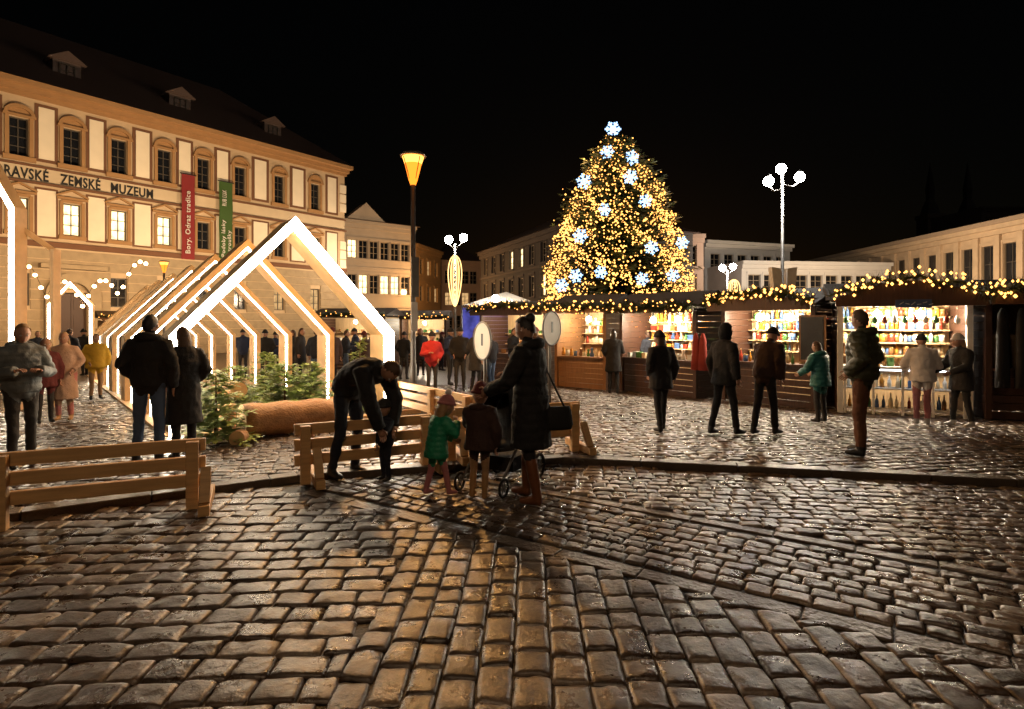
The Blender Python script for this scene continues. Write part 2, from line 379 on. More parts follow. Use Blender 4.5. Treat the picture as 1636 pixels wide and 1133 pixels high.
ls_.beam((-.78,-.09,8.99),(0,-.09,9.38),.17,.1); ls_.beam((.78,-.09,8.99),(0,-.09,9.38),.168,.1); ls_.box(-.5,.5,-.06,-.003,8.64,8.8)
lse=ls_.mesh('pediment',OCHRE)
for x in UX: inst('window_surround',use,mus,(x,0,0)); inst('pediment',lse,mus,(x,0,0))
pn=MB(); pn.box(-.56,.56,-.03,-.002,10.75,14.0,1); pn.box(-.38,.38,-.06,-.031,10.92,13.83,0)
pne=pn.mesh('panel',[CREAM,BROWN]); pl=MB(); pl.box(-.56,.56,-.03,-.002,6.45,9.3,1); pl.box(-.45,.45,-.055,-.031,6.56,9.18,0); ple=pl.mesh('panel',[CREAM,BROWN])
for i in range(len(UX)):
    x=(UX[i]+UX[i+1])/2 if i<len(UX)-1 else UX[i]+1.6
    sc=((UX[i+1]-UX[i])/2.55 if i<len(UX)-1 else 1.1,1,1)
    inst('panel',pne,mus,(x,0,0),(0,0,0),sc); inst('panel',ple,mus,(x,0,0),(0,0,0),sc)
mb=MB(); mb.box(-.2,MW+.35,-.75,-.002,14.72,15.0); mb.box(-.1,MW+.2,-.42,-.003,14.42,14.721); mb.box(-.05,MW+.1,-.2,-.004,14.2,14.421)
mb.build('cornice',OCHRE,mus)
for z0,z1,d in ((10.38,10.50,.10),(9.44,9.56,.2),(5.95,6.25,.25)):
    mb=MB(); mb.box(-.05,MW+.08,-d,-.005,z0,z1); mb.build('string_course',BROWN,mus)
mb=MB(); mb.box(0,MW,-.03,-.006,9.57,10.375); mb.build('frieze',M_('frieze_plaster',(.56,.43,.28),.85,0,.18,1.0,.1,10),mus)
mb=MB()
for k in range(11):
    z=-.5+k*.58
    xs_=sorted([h[0]-.03 for h in hs if h[2]<z+.55 and h[3]>z]+[h[1]+.03 for h in hs if h[2]<z+.55 and h[3]>z]); xs_=[0]+xs_+[MW]
    for i in range(0,len(xs_),2):
        if xs_[i+1]-xs_[i]>.05: mb.box(xs_[i],xs_[i+1],-.08,-.004,z,z+.53)
mb.build('rusticated_base',STONE,mus)
for k in range(9):
    x=MW-.02; z=6.3+k*.8
    if not 9.3<z+.7<11.2: mb=MB(); mb.box(x-.5,x+.12,-.1,-.007,z,z+.7); mb.build('quoin',CREAM,mus)
rm=MB(); rm.add([(-2,-.8,15.003),(MW+.4,-.8,15.003),(MW+.4,14.4,15.003),(-2,14.4,15.003),(-2,7,21),(MW-7.2,7,21)],[(0,1,5,4),(1,2,5),(2,3,4,5),(3,0,4)])
rm.build('roof',ROOFD,mus)
DORM=M_('dormer_plaster',(.12,.085,.07),.8,0,.2)
for u in (3.3,9.7,16.6):
    x=u-U0; d=MB(); d.box(x-.7,x+.7,1.2,4,16.0,17.3,0); d.prism([(x-.95,17.303),(x+.95,17.303),(x,17.9)],.95,4.6,1)
    do=d.build('dormer',[DORM,ROOFD],mus); add_window(do,x,16.3,.8,.85,None,2,2,FRAMED,1.16)
mb=MB(); x=UX[3]; n=12
o_=[(x+1.35*math.cos(PI*i/n),3.2+1.35*math.sin(PI*i/n)) for i in range(n+1)]; i_=[(x+.78*math.cos(PI*i/n),3.2+.78*math.sin(PI*i/n)) for i in range(n+1)]
for i in range(n): mb.prism([o_[i],o_[i+1],i_[i+1],i_[i]],-.4,-.09)
mb.box(x-1.35,x-.78,-.4,-.09,-.6,3.2); mb.box(x+.78,x+1.35,-.4,-.09,-.6,3.2); mb.box(x-1.6,x+1.6,-.6,-.09,4.75,5.0); mb.build('portal',STONE,mus)
mb=MB(); mb.box(x-.74,x-.01,.2,.26,-.55,3.35); mb.box(x+.01,x+.74,.2,.26,-.55,3.35)
for sx in (-.38,.38):
    for z in (.2,1.3,2.4): mb.box(x+sx-.25,x+sx+.25,.17,.199,z,z+.8)
mb.build('door',STALLW,mus)
DKT=M_('bronze_letters',(.012,.009,.007),.5,0,.1,5,0)
for s,u0,u1 in (('MORAVSKÉ',-.75,2.08),('ZEMSKÉ',2.62,4.60),('MUZEUM',5.15,7.5)):
    text('lettering',s,u1-u0,.76 if 'É' in s else .59,DKT,mus,(u0-U0,-.05,9.65),False,.022)
def banner(u,w,z0,z1,c,name,label,lines):
    b=empty('banner',mus.matrix_basis@V((u-U0,-.32,0)),mus.rotation_euler.z,label,'banner')
    mb=MB(); mb.tube([(-w/2-.1,0,z1+.04),(w/2+.1,0,z1+.04)],.035,8); mb.build('rod',BLACKM,b)
    mb=MB(); n=16
    vs=[];fs=[]
    for i in range(n+1):
        z=z1+(z0-z1)*i/n; dy=.03*math.sin(i*.9)
        vs+=[(-w/2,dy,z),(0,dy-.02,z),(w/2,dy,z)]
    for i in range(n): a=i*3; fs+=[(a,a+3,a+4,a+1),(a+1,a+4,a+5,a+2)]
    mb.add(vs,fs,0,True); mb.build('cloth',M_(name,c,.8,0,.12,2,.1),b)
    for s,x,z,l,h in lines: text('lettering',s,l,h,M_('banner_white',(.6,.55,.48),.7,0,.05,5,0),b,(x,-.075,z),True,.006)
bpy.context.view_layer.update()
banner(9.55,.85,5.9,11.6,(.19,.011,.011),'red_banner_cloth','long red vertical banner with white writing hanging on the museum wall',[('Bory. Odraz tradice',.2,6.3,4.2,.42)])
banner(12.1,.95,6.0,11.6,(.035,.078,.01),'green_banner_cloth','long green vertical banner with white writing hanging on the museum wall',[('Podoby lásky',-.02,6.3,2.6,.34),('patroušky',.4,6.3,1.9,.34),('RUB LUX',.0,9.9,1.1,.3)])
PALE=M_('pale_render',(.46,.37,.28),.85,0,.15,1,.1,8); PINK=M_('pink_render',(.42,.28,.20),.85,0,.15,1,.1,8); ORNG=M_('orange_render',(.50,.29,.12),.85,0,.15,1,.1,8)
DKBR=M_('dark_brown_render',(.055,.045,.04),.85,0,.25,1,.1,8); DTRIM=M_('dark_trim',(.085,.065,.055),.85,0,.2,1,.1,8); WHT=M_('white_render',(.62,.6,.57),.85,0,.1,1,.1,8); BEIGE=M_('beige_stone_cladding',(.46,.34,.22),.75,0,.25,1.5,.1,8)
P2=lambda px,Y:(gx(px,Y),Y)
b,W=building('pale town house with a small triangular gable beside the museum corner',P2(546,55),P2(662,60),11.7,[(.6,2.6),(4.5,6.4),(8.0,9.8)],6,.95,PALE,1.6,lit=lambda r,c:LITWIN if (r,c) in ((1,1),(1,3),(2,0),(1,4),(0,2)) else None,trim=PALE)
g=MB(); g.prism([(.3,11.71),(4.5,11.71),(2.4,13.5)],-.3,1.2); g.build('gable',PALE,b)
b,W=building('orange lit house at the far end of the street left of the lamp pole',P2(664,66),P2(704,74),10.8,[(.6,2.6),(4.2,6.0),(7.4,9.2)],3,1.1,ORNG,2.5,lit=lambda r,c:LITDIM if (r+c)%3==0 else None,trim=ORNG)
b,W=building('narrow ochre house with a plain front beside the street gap',P2(705,78),P2(768,80),10.2,[(.6,2.6),(4.0,5.8),(7.0,8.8)],4,1.1,PINK,3.0,lit=lambda r,c:LITDIM if (r+2*c)%4==1 else None,trim=PINK)
b,W=building('dark brown corner building with steep roof left of the christmas tree',P2(768,62),P2(905,43.5),9.2,[(.4,2.6),(3.9,5.7),(6.7,8.4)],8,1.05,DKBR,3.2,lit=lambda r,c:LITWIN if (r,c) in ((2,3),(2,4),(1,6)) else None,trim=DTRIM)
b,W=building('pinkish house whose corner shows right of the christmas tree',P2(935,50),P2(1124,50),9.4,[(.4,2.6),(3.9,5.8),(6.6,8.4)],7,1.1,PINK,0,lit=lambda r,c:LITDIM if (r,c)==(1,6) else None,trim=PINK)
b,W=building('white house with ornate cornice behind the small double lamp',P2(1126,62),P2(1262,66),10.6,[(.6,2.6),(4.0,6.0),(7.4,9.2)],6,1.3,WHT,0,trim=WHT,cornice=.6)
b,W=building('low white flat-roofed building behind the triple lamp',P2(1185,55),P2(1420,57),7.6,[(1,3),(4.6,6.3)],9,1.3,WHT,0,trim=WHT,D=10,cornice=.5)
b,W=building('long beige market hall with rows of pilasters on the right',P2(1256,82),(38.6,30),9.4,[(-.2,2.4),(3.4,7.9)],24,1.3,BEIGE,0,D=20,trim=BEIGE,marg=.6,pilaster=.55,cornice=.7,fm=FRAMED)
mb=MB(); mb.box(-.4,W+.4,-.9,20,9.403,9.75); mb.build('roof',M_('flat_roof_edge',(.3,.22,.15),.8),b)
b,W=building('dark block of flats rising behind the market hall',P2(1568,100),P2(1760,100),22,[(10,12),(14,16),(18,20)],9,1.3,DKBR,0,trim=DKBR)
SPIRE=M_('dark_copper',(.05,.045,.045),.9)
for px,lab in ((1486,'left dark church spire against the night sky'),(1546,'right dark church spire against the night sky')):
    Y=170; t=empty('church_tower',(gx(px,Y),Y,-.5),0,lab,'tower')
    m=MB(); m.box(-2.4,2.4,-2.4,2.4,0,34); m.box(-2.7,2.7,-2.7,2.7,33,34.2)
    m.build('shaft',M_('dark_stone',(.10,.08,.065),.9),t)
    m=MB(); m.tube([(0,0,34.2),(0,0,37),(0,0,39),(0,0,42),(0,0,48),(0,0,50)],[2.6,1.8,1.0,1.2,.3,.05],8,0,False); m.build('spire',SPIRE,t)
    for x in (-1.2,1.2):
        m=MB(); m.prism([(x-.6,24),(x+.6,24),(x+.6,29),(x,30),(x-.6,29)],-2.55,-2.41); m.build('louvre_window',DARK,t)
# ---------------------------------------------------------------- pavilions with LED frames
def frame_pts(hw,e,a): return [(-hw,0),(-hw,e),(0,a),(hw,e),(hw,0)]
def led_frame_mesh(hw,e,a,y0,y1,th):
    o=frame_pts(hw,e,a); i=[(-hw+th,0),(-hw+th,e-th*.35),(0,a-th*1.4),(hw-th,e-th*.35),(hw-th,0)]
    m=MB()
    for j in range(4): m.prism([o[j],i[j],i[j+1],o[j+1]] ,y0,y1)
    return m
def strip_mesh(hw,e,a,c,q,y0,y1):
    s=MB(); o=frame_pts(hw-c+q,e-c*.6+q*.5,a-c*1.35+q*1.3); i=frame_pts(hw-c-q,e-c*.6-q*.5,a-c*1.35-q*1.3)
    for j in range(4): s.prism([o[j],i[j],i[j+1],o[j+1]],y0,y1)
    return s
pav=empty('timber_pavilion',(-3.565,9.35,slope(9.35)-.01),math.atan2(.642,.768),'open walk-through pavilion of house-shaped timber frames edged with bright light strips','pavilion')
def tilt(m): m.v=[(x,yy,z-.025*yy*.77) for x,yy,z in m.v]; return m
for k in range(7):
    y=2.7*k
    fo=tilt(led_frame_mesh(1.79,1.5,3.42,y,y+.72,.11)).build('frame',WOOD,pav)
    s=MB()
    if k==0: s=strip_mesh(1.79,1.5,3.42,.05,.055,y-.03,y-.003)
    o=frame_pts(1.79-.113,1.46,3.255); i=frame_pts(1.79-.138,1.45,3.22)
    for j in range(4): s.prism([o[j],i[j],i[j+1],o[j+1]],y+.04,y+.10)
    tilt(s).build('light_strip',LED if k==0 else LED2,fo)
for x in (-1.79,1.79):
    m=MB(); m.beam((x,.1,.02),(x,16.6,.02-.32),.14,.12); m.build('base_beam',WOOD,pav)
m=MB(); m.beam((-1.5,-.25,.03),(1.3,-.25,.03),.1,.1); m.build('threshold_beam',WOOD,pav)
g=empty('light_gate',(gx(112,18),18,slope(18)),.25,'small house-shaped light gate in front of the museum door','light gate')
led_frame_mesh(.62,2.45,3.2,0,.15,.07).build('frame',WOOD,g)
strip_mesh(.62,2.45,3.2,.05,.03,-.03,-.003).build('light_strip',LED2,g)
g=empty('light_arch',(gx(19,11)-1.3,11,slope(11)),0,'tall house-shaped light frame at the left edge, mostly cut off by the picture edge','light arch')
fo=led_frame_mesh(1.34,3.95,6.2,0,.3,.08).build('frame',WOOD,g); strip_mesh(1.34,3.95,6.2,.04,.04,-.03,-.003).build('light_strip',LED,fo)
m=MB(); m.beam((1.66,.6,0),(1.66,.6,3.2),.07,.2); m.build('post',WOOD,g)
m=MB(); m.beam((1.66,.6,3.16),(1.26,.2,3.6),.06,.1); m.build('brace',WOOD,g)
# ---------------------------------------------------------------- wooden barriers
def barrier(A,B,label,bd=(0.56,.40,.24)):
    W,rz=bframe(A,B); z=min(gz(*A),gz(*B)); root=empty('wooden_barrier',(A[0],A[1],z),rz,label,'barrier','slatted wooden barriers around the pavilion')
    for k,h in enumerate(bd):
        m=MB(); m.box(0,W,-.03,.03,h-.06,h+.05); bevel(m.build('slat',WOODL,root))
    for x in (.1,W*.55,W-.1) if W>2.2 else (.1,W-.1):
        m=MB(); m.box(x-.05,x+.05,-.12,-.036,.0,.60); bevel(m.build('post',WOODL,root))
    for x in (.1,W-.1):
        m=MB(); m.beam((x+.11,-.38,.045),(x+.11,.36,.045),.09,.09); m.beam((x+.11,-.3,.09),(x+.11,-.1,.36),.085,.05); bevel(m.build('foot',WOODL,root))
    return root
barrier((-5.75,3.9),(-2.81,5.22),'slatted wooden barrier in the left foreground, cut by the picture edge')
barrier((gx(470,5.9),5.9),(gx(690,6.58),6.58),'slatted wooden barrier behind the bending man and the child in green')
barrier((gx(705,6.72),6.72),(gx(925,7.3),7.3),'slatted wooden barrier behind the woman with the pushchair')
barrier((gx(635,10.7),10.7),(gx(757,8.5),8.5),'slatted wooden barrier beside the orange street lamp pole')
# ---------------------------------------------------------------- lamps
def light(kind,name,loc,e,c,size=.3,tgt=None,spot=None):
    l=bpy.data.lights.new(name,kind); l.energy=e; l.color=c
    if kind=='AREA': l.size=size
    elif kind!='SUN': l.shadow_soft_size=size
    if spot: l.spot_size=math.radians(spot); l.spot_blend=.6
    o=bpy.data.objects.new(name,l); col.objects.link(o); o.location=loc
    if tgt: o.rotation_euler=(V(tgt)-V(loc)).to_track_quat('-Z','Y').to_euler()
    return o
def orange_lamp(px,Y,h,label,e,sc=1):
    r=empty('street_lamp',(gx(px,Y),Y,gz(gx(px,Y),Y)),0,label,'street lamp')
    m=MB(); m.tube([(0,0,0),(0,0,.9),(0,0,.95),(0,0,h-.60*sc)],[.075,.07,.05,.042],12); m.build('pole',GREYM,r)
    m=MB(); m.tube([(0,0,h-.60*sc),(0,0,h-.5*sc),(0,0,h-.20*sc)],[.05*sc,.085*sc,.16*sc],16,0); m.build('lamp_shade',SODIUM,r)
    m=MB(); m.tube([(0,0,h-.199*sc),(0,0,h-.07*sc)],[.161*sc,.205*sc],16); m.build('lamp_rim',E_('sodium_core',(1,.36,.06),4.2),r)
    m=MB(); m.tube([(0,0,h-.067*sc),(0,0,h-.05*sc),(0,0,h)],[.24*sc,.25*sc,.2*sc],20,0); m.build('lamp_cap',M_('lamp_cap_metal',(.4,.3,.2),.4,.5),r)
    m=MB()
    for k in range(4): a=PI/4+k*PI/2; m.beam((.06*math.cos(a)*sc,.06*math.sin(a)*sc,h-.55*sc),(.218*math.cos(a)*sc,.218*math.sin(a)*sc,h-.09*sc),.012,.012)
    m.build('lamp_cage',BLACKM,r)
    for k in range(3):
        a=PI/2*-1+k*2*PI/3; d=V((math.cos(a),math.sin(a),0)); p=V(r.location)+V((0,0,h-.3*sc))+d*.3; light('SPOT','added_light',p,e,(1,.48,.14),.08,p+d*1.2-V((0,0,1.0)),118)
    return r
orange_lamp(660,10.8,4.92,'tall slim street lamp with a glowing orange cone head',850)
m=MB()
ps=empty('pole_sign',(gx(660,10.8),10.8,0),0.5,'narrow grey notice plates strapped to the orange lamp pole','sign')
m.box(-.05,.09,-.08,-.052,2.15,2.9); m.build('plate',GREYM,ps); m=MB(); m.box(-.06,.06,-.085,-.052,1.5,2.05); m.build('plate',M_('dull_white_plate',(.4,.38,.35),.5),ps)
orange_lamp(262,26,4.9,'small distant orange street lamp in front of the museum',1500,.9)
def globe_lamp(px,Y,heads,label,poleh,boxes=False,gm=None,gr=.17):
    x=gx(px,Y); r=empty('street_lamp',(x,Y,slope(Y)),0,label,'street lamp')
    m=MB(); m.tube([(0,0,0),(0,0,1.1),(0,0,1.15),(0,0,poleh)],[.1,.09,.06,.045],12); m.build('pole',GREYM,r)
    for hx,hz in heads:
        m=MB(); m.tube([(0,0,min(poleh-.02,hz)-.25),(hx*.6,0,hz-.32),(hx,0,hz-.16)],.022,8); m.build('arm',GREYM,r)
        m=MB(); m.ell((hx,0,hz),gr,14,10); m.build('lamp_globe',gm or WHITEL,r)
        m=MB(); m.tube([(hx,0,hz+gr-.02),(hx,0,hz+gr+.04),(hx,0,hz+gr+.08)],[.1,.07,.02],10); m.build('lamp_cap',BLACKM,r)
    if boxes:
        for sx in (-1,1):
            m=MB(); m.prism([(sx*.08,2.9),(sx*.34,2.95),(sx*.42,3.75),(sx*.1,3.7)],-.16,.12); m.build('loudspeaker',M_('loudspeaker_white',(.7,.68,.64),.5),r)
    return r
zz=lambda py,Y:pz(py,Y)-slope(Y)
globe_lamp(1250,19,[(gx(1248,19)-gx(1250,19),zz(270,19)),(-.46,zz(290,19)),(.58,zz(283,19))],'tall triple globe street lamp with two white loudspeakers on its pole',zz(276,19),True,None,.165)
globe_lamp(727,27,[(-.3,zz(383,27)),(.4,zz(380,27))],'double globe street lamp with a glowing spiral decoration left of the tree',zz(390,27),False,None,.19)
globe_lamp(1162,30,[(-.25,zz(428,30)),(.3,zz(426,30))],'small distant double globe street lamp right of the tree',zz(432,30))
globe_lamp(2400,-6,[(0,6.6),(-.5,6.3),(.5,6.3)],'assumed triple globe street lamp behind the viewer',6.5,False,BACKL).location=(-.4,-3.2,0)  # assumed lamp out of view, added to brighten the foreground cobbles
def drop(px,Y,z0,z1,label):
    m=MB(); h=z1-z0
    for wd,ph in ((.30,0),(.18,.5),(.08,.9)):
        pts=[(wd*math.sin(2*PI*i/28)*(1-.35*math.cos(2*PI*i/28)),.04*ph,z0+h*(.5-.5*math.cos(2*PI*i/28)*(1-.08*ph))) for i in range(29)]; m.tube(pts,.026,6,cap=False)
    for k in range(8): z=z0+h*(.12+.1*k); m.octa((0,-.06,z),.05)
    o=m.build('lamp_decoration',SPIR,None,(gx(px,Y),Y-.05,slope(Y))); tag(o,label,'light decoration')
drop(727,26.7,zz(490,27),zz(410,27),'glowing golden drop-shaped decoration on the pole of the double lamp')
drop(1172,29.7,zz(492,30),zz(448,30),'glowing golden drop-shaped decoration beside the small lamp right of the tree')
# ---------------------------------------------------------------- fir trees
def fir_crown(h,r,z0,nb,leaf,spacing,rnd,prof=lambda t:(1-t)**.85):
    mb=MB(); tips=[]
    for k in range(nb):
        t=((k+rnd.random())/nb)**1.1; z=z0+(h-z0)*t; L=r*prof(t)*rnd.uniform(.72,1.1)+.07*r
        az=rnd.random()*2*PI; d=V((math.cos(az),math.sin(az),0)); rise=rnd.uniform(-.15,.25)+.5*t
        sdv=V((-d.y,d.x,0)); n=max(3,int(L/spacing))
        for i in range(n):
            q=(i+1)/n; p=d*L*q+V((0,0,z+min(L*q*rise-.22*L*q*q+(.1*L*q**3),h-z)))
            if i>=n*.3: tips.append((p,q))
            for s in (-1,1,0):
                dr=(d*rnd.uniform(.5,1)+sdv*s*rnd.uniform(.5,1)+V((0,0,rnd.uniform(-.35,.3)))).normalized(); l=leaf*rnd.uniform(.7,1.3)*(1.15-.4*q)
                w=dr.cross(V((rnd.uniform(-.3,.3),rnd.uniform(-.3,.3),1))).normalized()*l*.2
                e=p+dr*l; mid=p+dr*l*.5
                mb.add([p,mid+w,e,mid-w],[(0,1,2,3)])
    return mb,tips
rnd=random.Random(3)
TX,TY=gx(985,24),24.0; TZ=slope(24)
ct=empty('christmas_tree',(TX,TY,TZ),0,'huge christmas tree covered in golden lights above the market stalls','tree')
m=MB(); m.tube([(0,0,0),(0,0,4),(0,0,9.4)],[.22,.15,.03],10); m.build('trunk',BARK,ct)
TP=lambda t:max(0,1-max(0,t)**2.0)**.95
TR=3.35
mb,tips=fir_crown(9.75,3.05,1.0,1050,.38,.2,rnd,TP); mb.build('crown',NEEDLE,ct)
fl=empty('fairy_lights',(TX,TY,TZ),0,'golden fairy lights strung all over the big christmas tree','lights')
fr_=[];bk_=[]
for k in range(7600):
    t=1-rnd.random()**.66; z=1.3+8.6*t; rr=(TR*TP(t)+.12)*(1-.22*rnd.random()**2)*(.95+.10*noise.noise(V((z*1.6,k%5,1)))); a=rnd.random()*2*PI
    rr*=1+.07*math.sin(a*7+z*2.3)
    p=V((rr*math.cos(a),rr*math.sin(a),z+.2*math.sin(a*5+z*3)))
    if noise.noise(V((p.x*1.1,p.y*1.1,p.z*1.3)))<-.2 and rnd.random()<.5: continue
    (fr_ if p.y<.6 else bk_).append(p)
for p,q in tips:
    if q>.75 and p.y<.3 and rnd.random()<.25: fr_.append(p*1.02+V((0,0,.1)))
bk_=bk_[:1100]; fr_.sort(key=lambda p:p.y)
bm_=MB(); bm_.octa((0,0,0),.042); bme=bm_.mesh('bulb',WARMG)
for p in fr_[:100]: inst('bulb',bme,fl,p)
rest=MB()
for p in fr_[100:]+bk_: rest.octa(p,rnd.choice((.022,.028,.034,.044)))
tag(rest.build('bulbs',WARMG,fl),kind='stuff')
for k in range(15):
    a=k*2.4; t=(k%5)/5+.08; r_=TR*TP(t)+.7; light('POINT','fairy_glow',(TX+r_*math.cos(a),TY+r_*math.sin(a),TZ+1.2+8.5*t),34,(1,.55,.18),.25)
def flake_mesh(R,w):
    m=MB()
    for k in range(6):
        a=k*PI/3; d=V((math.cos(a),0,math.sin(a))); m.beam((0,0,0),d*R,w,w,0,(0,1,0))
        for s in (-1,1):
            b=a+s*.75; e=V((math.cos(b),0,math.sin(b))); m.beam(d*R*.5,d*R*.5+e*R*.38,w,w,0,(0,1,0))
    for k in range(6):
        a=k*PI/3;b=(k+1)*PI/3; m.beam(V((math.cos(a),0,math.sin(a)))*R*.38,V((math.cos(b),0,math.sin(b)))*R*.38,w,w,0,(0,1,0))
    return m
fme=flake_mesh(.29,.036).mesh('snowflake_light',COOL)
FL=[(970,243),(933,290),(1007,283),(966,335),(1031,321),(927,377),(1041,396),(1090,388),(920,441),(960,435),(1026,446),(897,456),(1075,440),(1010,252)]
pos_=['near the top','upper left','upper right','in the upper middle','right of the upper middle','middle left','middle right','at the right edge','lower left','bottom middle','lower right of the middle','low at the left','far right low down','just right below the tip']
for (px,py),w in zip(FL,pos_):
    Y=21.5
    for _ in range(4):
        z=pz(py,Y)-TZ; rr=TR*TP(min(1,(z-1.3)/8.6))+.25; dx=gx(px,Y)-TX; Y=TY-math.sqrt(max(.04,rr*rr-min(dx*dx,rr*rr*.9)))-.15
    o=inst('snowflake_light',fme,None,(gx(px,Y),Y,pz(py,Y)),(0,rnd.uniform(-.4,.4),rnd.uniform(-.5,.5)),(rnd.uniform(.9,1.1)*Y/22,)*3)
    tag(o,'cool white snowflake light %s of the christmas tree'%w,'snowflake light','snowflake lights on the christmas tree')
o=flake_mesh(.34,.06).build('star_light',COOL,None,(gx(979,24),23.95,pz(207,24))); tag(o,'blue white star light on the very tip of the christmas tree','star light')
FT=[(345,7.75,.95,.55,'bright little fir tree at the left front of the pavilion'),(375,9.3,.95,.6,'small fir tree left of the log pile in the pavilion'),(455,9.9,.95,.75,'bushy small fir tree behind the large log'),(495,10.6,.95,.65,'small fir tree just right of the bushy one behind the log'),(575,11.2,1.4,.45,'sparse small fir tree near the right leg of the front frame'),(425,12,1.1,.7,'small fir tree deep inside the pavilion')]
for k,(px,Y,h,r,lab) in enumerate(FT):
    rr=random.Random(k+20); t=empty('fir_tree',(gx(px,Y),Y,slope(Y)),0,lab,'small fir tree')
    m=MB(); m.tube([(0,0,0),(0,0,h)],[.03,.006],6); m.build('trunk',BARK,t)
    mb,_=fir_crown(h,r,.06,110 if k!=4 else 50,.13,.045,rr); mb.build('crown',M_('fresh_fir_needles',(.26,.34,.09),.5,0,.5,6,0),t)
def log(a,b,r,label):
    m=MB(); a=V(a);b=V(b); n=9; pts=[a+(b-a)*i/n for i in range(n+1)]; rs=[r*(1+.06*math.sin(i*2.1)) for i in range(n+1)]
    m.tube(pts,rs,20,0,True,None,True,1); o=m.build('log',[PEEL,CUTW]); tag(o,label,'log')
s_=slope(8.6)
log((gx(386,8.1),8.1,s_+.25),(gx(535,9.0),9.0,s_+.23),.24,'long thick peeled log lying in the front of the pavilion')
log((gx(392,8.9),8.7,s_+.62),(gx(300,10.6),10.6,s_+.55),.12,'thin log resting behind the long log with its cut end showing')
log((gx(362,8.6),8.6,s_+.03),(gx(362,8.6),8.6,s_+.42),.13,'short upright log stump left of the long log')
log((gx(494,7.9),7.9,s_),(gx(494,7.9),7.9,s_+.17),.07,'small upright log piece in front of the long log')
log((gx(378,7.6),7.6,s_+.1),(gx(386,7.8),7.8,s_+.1),.1,'small log slice lying before the long log')
# ---------------------------------------------------------------- people
SK=M_('skin',(.42,.23,.155),.55,0,.12,10,.05); EYEW=M_('eye_white',(.6,.58,.55),.3,0,.05,5,0); EYED=M_('eye_dark',(.02,.015,.01),.2,0,.05,5,0); LIP=M_('lip',(.32,.11,.09),.5,0,.1,5,0)
ARM={'hang':((.24,.04,1.14),(.25,-.03,.90)),'pocket':((.235,.075,1.17),(.17,-.10,1.0)),'phone':((.23,-.03,1.14),(.11,-.26,1.2)),'reach':((.22,-.2,1.2),(.16,-.44,1.1)),'push':((.24,-.1,1.16),(.2,-.36,1.05)),'up':((.25,-.15,1.25),(.12,-.22,1.45))}
def hand(mb,w,d,side,palm,m,s=1):
    d=V(d).normalized(); sdv=V(side); sdv=(sdv-d*sdv.dot(d)).normalized(); n=d.cross(sdv)*palm
    mb.tube([w-d*.03,w+d*.02*s,w+d*.055*s,w+d*.088*s],[(.026,.019),(.036,.017),(.041,.015),(.039,.012)],8,m,True,tuple(sdv))
    for k,(o,l) in enumerate(((.029,.068),(.010,.078),(-.010,.072),(-.029,.056))):
        b=w+d*.082*s+sdv*o*s; c=b+(d*.9+n*.25)*l*.45*s; e=c+(d*.55+n*.75)*l*.32*s; f=e+(d*.2+n*.95)*l*.25*s
        mb.tube([b,c,e,f],[.0092*s,.0088*s,.008*s,.006*s],6,m)
    b=w+d*.025*s+sdv*.03*s; c=b+(d*.6+sdv*.75+n*.2)*.035*s; e=c+(d*.85+sdv*.25+n*.4)*.03*s
    mb.tube([b,c,e],[.0125*s,.0105*s,.007*s],6,m)
def remesh(mb,vox):
    me=mb.mesh('tmp',SK); o=bpy.data.objects.new('tmp',me); col.objects.link(o)
    r=o.modifiers.new('r','REMESH'); r.mode='VOXEL'; r.voxel_size=vox; r.use_smooth_shade=True
    sm=o.modifiers.new('s','SMOOTH'); sm.iterations=5; sm.factor=.5
    bpy.context.view_layer.update()
    out=bpy.data.meshes.new_from_object(o.evaluated_get(bpy.context.evaluated_depsgraph_get()))
    bpy.data.objects.remove(o); bpy.data.meshes.remove(me); return out
